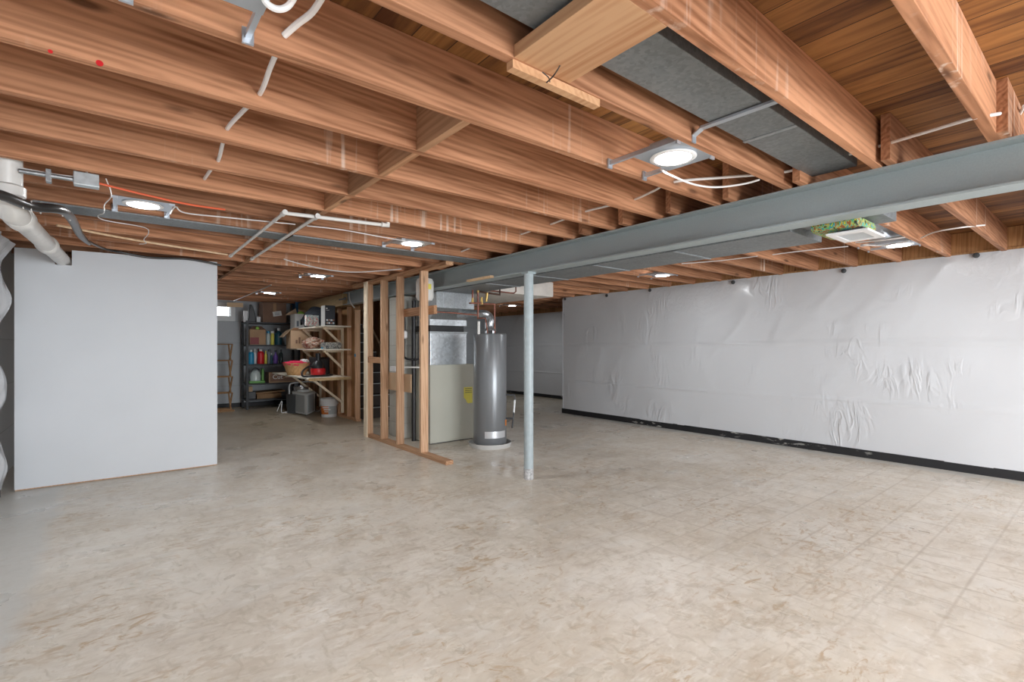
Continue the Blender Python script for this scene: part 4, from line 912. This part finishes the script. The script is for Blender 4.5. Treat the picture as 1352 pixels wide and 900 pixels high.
build('box_body', MB().box(x0+.06, x1, 8.60, 8.80, zT, zt, .002), plain('black_print', (.02, .022, .03), .35), t)
build('white_side', MB().box(x0+.055, x0+.0595, 8.601, 8.799, zT+.002, zt-.002), 'paper', t)
build('box_print', MB().box(x0+.075, x0+.10, 8.597, 8.6, zt-.06, zt-.045).box(x0+.075, x0+.13, 8.597, 8.6, zt-.085, zt-.08), 'paper', t)
for r_ in range(2):
    for c_ in range(4): build('picture_tile', MB().box(x0+.08+c_*.036, x0+.108+c_*.036, 8.597, 8.6, zT+.03+r_*.05, zT+.06+r_*.05), 'lgrey' if (r_+c_) % 2 else 'rustcloth', t)
wire('white_cable', [onX(461, 386, 3.095), onX(461.5, 394, 3.09), onX(464, 401, 3.09), onX(468, 406, 3.12)], .010, 'cable', 'short white cable curling off the timber beam end beside the steel beam')
# ---------- middle board
zM = 1.235
x0, x1, zt = ranges(373, 393, 434, 10.2)
t = thing('cardboard_box', (2.9, 10.2, zM), 'open tan carton with dark printed lettering on the middle pine shelf', 'box')
cx0 = 2.66
build('carton', MB().box(cx0, cx0+.36, 10.12, 10.44, zM, zM+.36, .003), 'cardl', t)
build('flap', MB().prism([(cx0, 10.12, zM+.36), (cx0, 10.44, zM+.36), (cx0-.13, 10.44, zM+.22), (cx0-.13, 10.12, zM+.22)], (0, 0, .005)).prism([(cx0, 10.12, zM+.36), (cx0+.36, 10.12, zM+.36), (cx0+.33, 10.04, zM+.40), (cx0+.03, 10.04, zM+.40)], (0, .003, .003)), 'cardl', t)
for i in range(3): build('printing', MB().box(cx0+.09+i*.055, cx0+.125+i*.055, 10.116, 10.12, zM+.10, zM+.17+.05*(i % 2)), 'carddark', t)
bl = MB().blob((2.90, 9.55, zM+.10), (.17, .35, .11), .3, 4, 9, 2.4)
for v in bl.bm.verts: v.co.z = max(v.co.z, zM+.001)
solo('rust_blanket', bl, 'rustcloth', 'rumpled cream and rust blanket on the middle pine shelf', 'blanket', smooth=True)
x0, x1, zt = ranges(406, 415, 458, 8.8)
solo('blue_dish', MB().lathe((2.88, 8.85, zM), [(0, 0), (.045, 0), (.055, .03), (.05, .032), (.04, .006), (0, .006)], 20), 'blue', 'small blue dish at the front of the middle pine shelf', 'dish', smooth=True)
qt = MB(); qt.tube([(3.0, 8.62, zM+.058), (3.0, 8.64, zM+.06), (3.0, 9.0, zM+.06), (3.0, 9.02, zM+.058)], [.03, .056, .056, .03], 18)
qt2 = MB().box(2.84, 3.12, 8.62, 8.95, zM, zM+.115, .045)
qt.bm.free()
solo('folded_throw', qt2, 'quilt', 'folded black and cream patterned throw on the middle pine shelf', 'blanket', smooth=True)
# ---------- lower board
zL = .755
bc = Vector((2.625, 9.60, zL)); 
t = thing('wicker_basket', bc, 'tan wicker basket lined with red cloth on the lower pine shelf', 'basket')
build('basket_body', MB().lathe(bc, [(0, 0), (.155, 0), (.16, .01), (.225, .21), (.232, .22), (.218, .22), (.15, .015), (0, .012)], 36), 'wicker', t, smooth=True)
pk = MB().blob(bc+Vector((0, 0, .20)), (.215, .215, .06), .35, 3, 5, 3)
build('red_cloth', pk, 'pink', t, smooth=True)
build('white_cloth', MB().blob(bc+Vector((.13, -.03, .25)), (.07, .08, .04), .4, 3, 8, 3), 'paper', t, smooth=True)
vc = Vector((2.85, 9.08, zL))
t = thing('shop_vacuum', vc, 'small red and black canister vacuum on the lower pine shelf', 'vacuum')
build('canister', MB().lathe(vc, [(0, 0), (.10, 0), (.125, .03), (.13, .10), (.12, .135), (0, .135)], 28), 'red', t, smooth=True)
build('motor_head', MB().lathe(vc, [(.122, .135), (.115, .17), (.08, .24), (.045, .27), (.04, .40), (0, .40)], 28), 'black', t, smooth=True)
build('hose', MB().tube(smoothpts([vc+Vector((-.10, -.02, .16)), vc+Vector((-.2, -.12, .17)), vc+Vector((-.34, -.26, .10)), vc+Vector((-.36, -.36, .02)), vc+Vector((-.2, -.40, .018)), vc+Vector((.05, -.36, .018)), vc+Vector((.18, -.2, .018))]), .017, 10), 'black', t, smooth=True)
solo('black_tote', MB().box(2.88, 3.15, 9.35, 9.75, zL, zL+.32, .03), 'black', 'black tote behind the red vacuum on the lower pine shelf', 'tote')
# ---------- floor items
x0, x1, _ = ranges(387, 417, 500, 9.6)
t = thing('air_purifier', (2.85, 9.62, 0), 'angular grey cabinet-shaped air cleaner on the floor under the pine shelves', 'appliance')
hexp = [(2.70, 9.60), (2.93, 9.46), (3.05, 9.60), (3.02, 9.85), (2.80, 9.90)]
ca, cb_, cc_ = Z1 = onZ(386, 545, 0), onZ(405, 549, 0), onZ(416, 544, 0)
pts5 = [ca, cb_, cc_, cc_+Vector((.03, .28, 0)), ca+Vector((.05, .22, 0))]
build('housing', MB().prism([Vector((p.x, p.y, .012)) for p in pts5], (0, 0, .40)), 'lgrey', t, bevel=.015)
def facepatch(p, q, z0_, z1_, inset, mat, nm):
    d = (q-p); nrm = Vector((d.y, -d.x, 0)).normalized(); a = p+d*inset; b = q-d*inset
    build(nm, MB().prism([Vector((a.x, a.y, z0_)), Vector((b.x, b.y, z0_)), Vector((b.x, b.y, z1_)), Vector((a.x, a.y, z1_))], nrm*.004), mat, t)
facepatch(ca, cb_, .05, .37, .15, 'grey', 'front_grille'); facepatch(cb_, cc_, .05, .37, .15, 'grey', 'side_grille')
ctr = sum((p for p in pts5), Vector())/5
build('top_cap', MB().lathe((ctr.x, ctr.y, .412), [(0, .0), (.12, 0), (.11, .03), (0, .035)], 24), 'lgrey', t, smooth=True)
t = thing('steel_stockpot', (2.98, 10.1, 0), 'dark stacked pots and bin with a bright steel rim behind the grey cleaner', 'pot')
c_ = Vector((2.86, 10.12, 0))
build('bin_body', MB().lathe(c_, [(0, 0), (.26, 0), (.28, .36), (0, .36)], 28), 'darkgrey', t, smooth=True)
build('steel_pot', MB().lathe(c_, [(.0, .36), (.14, .36), (.15, .50), (.135, .50), (.13, .38), (0, .38)], 28), plain('shiny_steel', (.55, .55, .56), .2, metal=.9), t, smooth=True)
hd = thing('folding_cart', (2.75, 9.9, 0), 'white tubular handle frame rising around the grey cleaner', 'cart')
build('handle_frame', MB().tube(smoothpts([ca+Vector((-.03, .10, .02)), ca+Vector((-.03, .10, .40)), ca+Vector((-.02, .12, .52)), ca+Vector((.06, .14, .565)), ca+Vector((.40, .2, .575)), ca+Vector((.52, .2, .52))], 6), .014, 10), 'white', hd, smooth=True)
build('leg_frame', MB().tube(smoothpts([ca+Vector((-.03, .10, .02)), ca+Vector((-.10, .08, .014)), ca+Vector((-.16, .14, .02)), ca+Vector((-.14, .2, .22)), ca+Vector((-.20, .3, .02))], 6), .008, 8), 'white', hd, smooth=True)
build('leg_frame', MB().tube(smoothpts([cc_+Vector((.01, .02, .014)), cc_+Vector((.10, .05, .02)), cc_+Vector((.15, .1, .10))]), .008, 8), 'white', hd, smooth=True)
# bucket
b0 = onZ(434.5, 549.5, 0); bk = thing('plastic_bucket', b0, 'white plastic bucket with orange label on the floor below the pine shelves', 'bucket')
build('pail', MB().lathe(b0, [(0, 0), (.128, 0), (.132, .01), (.150, .275), (.156, .28), (.158, .33), (.150, .335), (.145, .33), (.126, .02), (0, .015)], 36), 'white', bk, smooth=True)
ab = math.atan2(-b0.y, -b0.x)
def bpnt(u, v, a0, a1, z0_, z1_):
    a = ab+math.radians(a0+(a1-a0)*u); z = z0_+(z1_-z0_)*v; r = .1325+.018*z/.275+.0015; return Vector((b0.x+r*math.cos(a), b0.y+r*math.sin(a), z))
build('orange_label', MB().grid(lambda u, v: bpnt(u, v, -85, -5, .055, .20), 14, 2), plain('orange_print', (.62, .17, .03), .5), bk)
build('grey_label', MB().grid(lambda u, v: bpnt(u, v, -5, 70, .055, .20), 12, 2), 'grey', bk)
for k_, (a0, a1, z0_, z1_) in enumerate(((-50, 0, .165, .185), (-40, 10, .13, .15), (-35, -5, .095, .11))): build('label_stripe', MB().grid(lambda u, v: bpnt(u, v, a0, a1, z0_, z1_)+Vector((0, -.0015, 0)), 6, 1), 'paper', bk)
for s_ in (-1, 1):
    e_ = b0+Vector((RT.x, RT.y, 0))*s_*.158; build('handle_lug', MB().blob(e_+Vector((0, 0, .25)), (.016, .016, .022), 0, 2), 'white', bk, smooth=True)
# folding wooden drying rack
rk = thing('drying_rack', (1.68, 11.25, 0), 'folding wooden drying rack standing against the far wall beside the panel', 'rack')
xa, xb = 1.25, 1.80
zs = [0.05, .33, .61, .89, 1.17, 1.32]
for x in (xb, xa):
    for i in range(4):
        za, zb_ = .04+i*.32, .04+(i+1)*.32
        build('side_slat', MB().beam((x, 11.10, za), (x, 11.34, zb_), .024, .032).beam((x+.02, 11.34, za), (x+.026, 11.10, zb_), .024, .032), 'rackwood', rk)
for i in range(5):
    for yy in (11.10, 11.34): build('dowel', MB().tube([(xa, yy, .04+i*.32), (xb+.02, yy, .04+i*.32)], .011, 8), 'rackwood', rk)
build('foot_bar', MB().box(xa, xb+.06, 11.06, 11.12, 0, .03), 'rackwood', rk)

# ================================================================ LIGHTS
def area(loc, rot, sx, sy, power, col=(1, 1, 1), name='fill_daylight'):
    l = bpy.data.lights.new(name, 'AREA'); l.shape = 'RECTANGLE'; l.size = sx; l.size_y = sy; l.energy = power; l.color = col
    o = bpy.data.objects.new(name, l); C.objects.link(o); o.location = loc; o.rotation_euler = rot; return o
area(((dx0+dx1)/2, YB-.25, .95), (math.radians(90), 0, 0), dx1-dx0-.1, 1.8, 280, (.90, .95, 1))  # added fill light shining in through the made-up rear door
# unseen lamps added behind the camera as fill, continuing the ceiling rows
for x, y in ((.15, -1.35), (2.1, -1.35), (5.55, -1.35), (2.1, -3.6)):
    l = bpy.data.lights.new('fill_lamp_behind', 'AREA'); l.shape = 'DISK'; l.size = .3; l.energy = 25; l.color = (.93, .97, 1)
    o = bpy.data.objects.new('fill_lamp_behind', l); C.objects.link(o); o.location = (x, y, JB-.02)
w = bpy.data.worlds.new('World'); bpy.context.scene.world = w; w.use_nodes = True
w.node_tree.nodes['Background'].inputs[0].default_value = (.9, .95, 1, 1); w.node_tree.nodes['Background'].inputs[1].default_value = .6

# ================================================================ CAMERA / VIEW
cam = bpy.data.cameras.new('Camera'); co = bpy.data.objects.new('Camera', cam); C.objects.link(co)
co.location = EYE; co.rotation_euler = (math.radians(90), 0, -YAW); cam.sensor_width = 36; cam.lens = FP/1352*36; cam.shift_y = 7/1352; cam.clip_start = .05
S = bpy.context.scene; S.camera = co
S.view_settings.view_transform = 'Standard'; S.view_settings.look = 'None'; S.view_settings.exposure = .68; S.view_settings.gamma = 1; S.view_settings.use_curve_mapping = False
S.cycles.use_denoising = True; S.cycles.max_bounces = 8; S.cycles.diffuse_bounces = 5; S.cycles.sample_clamp_indirect = 6
for o in bpy.data.objects:
    if '_o' in o.keys(): del o['_o']
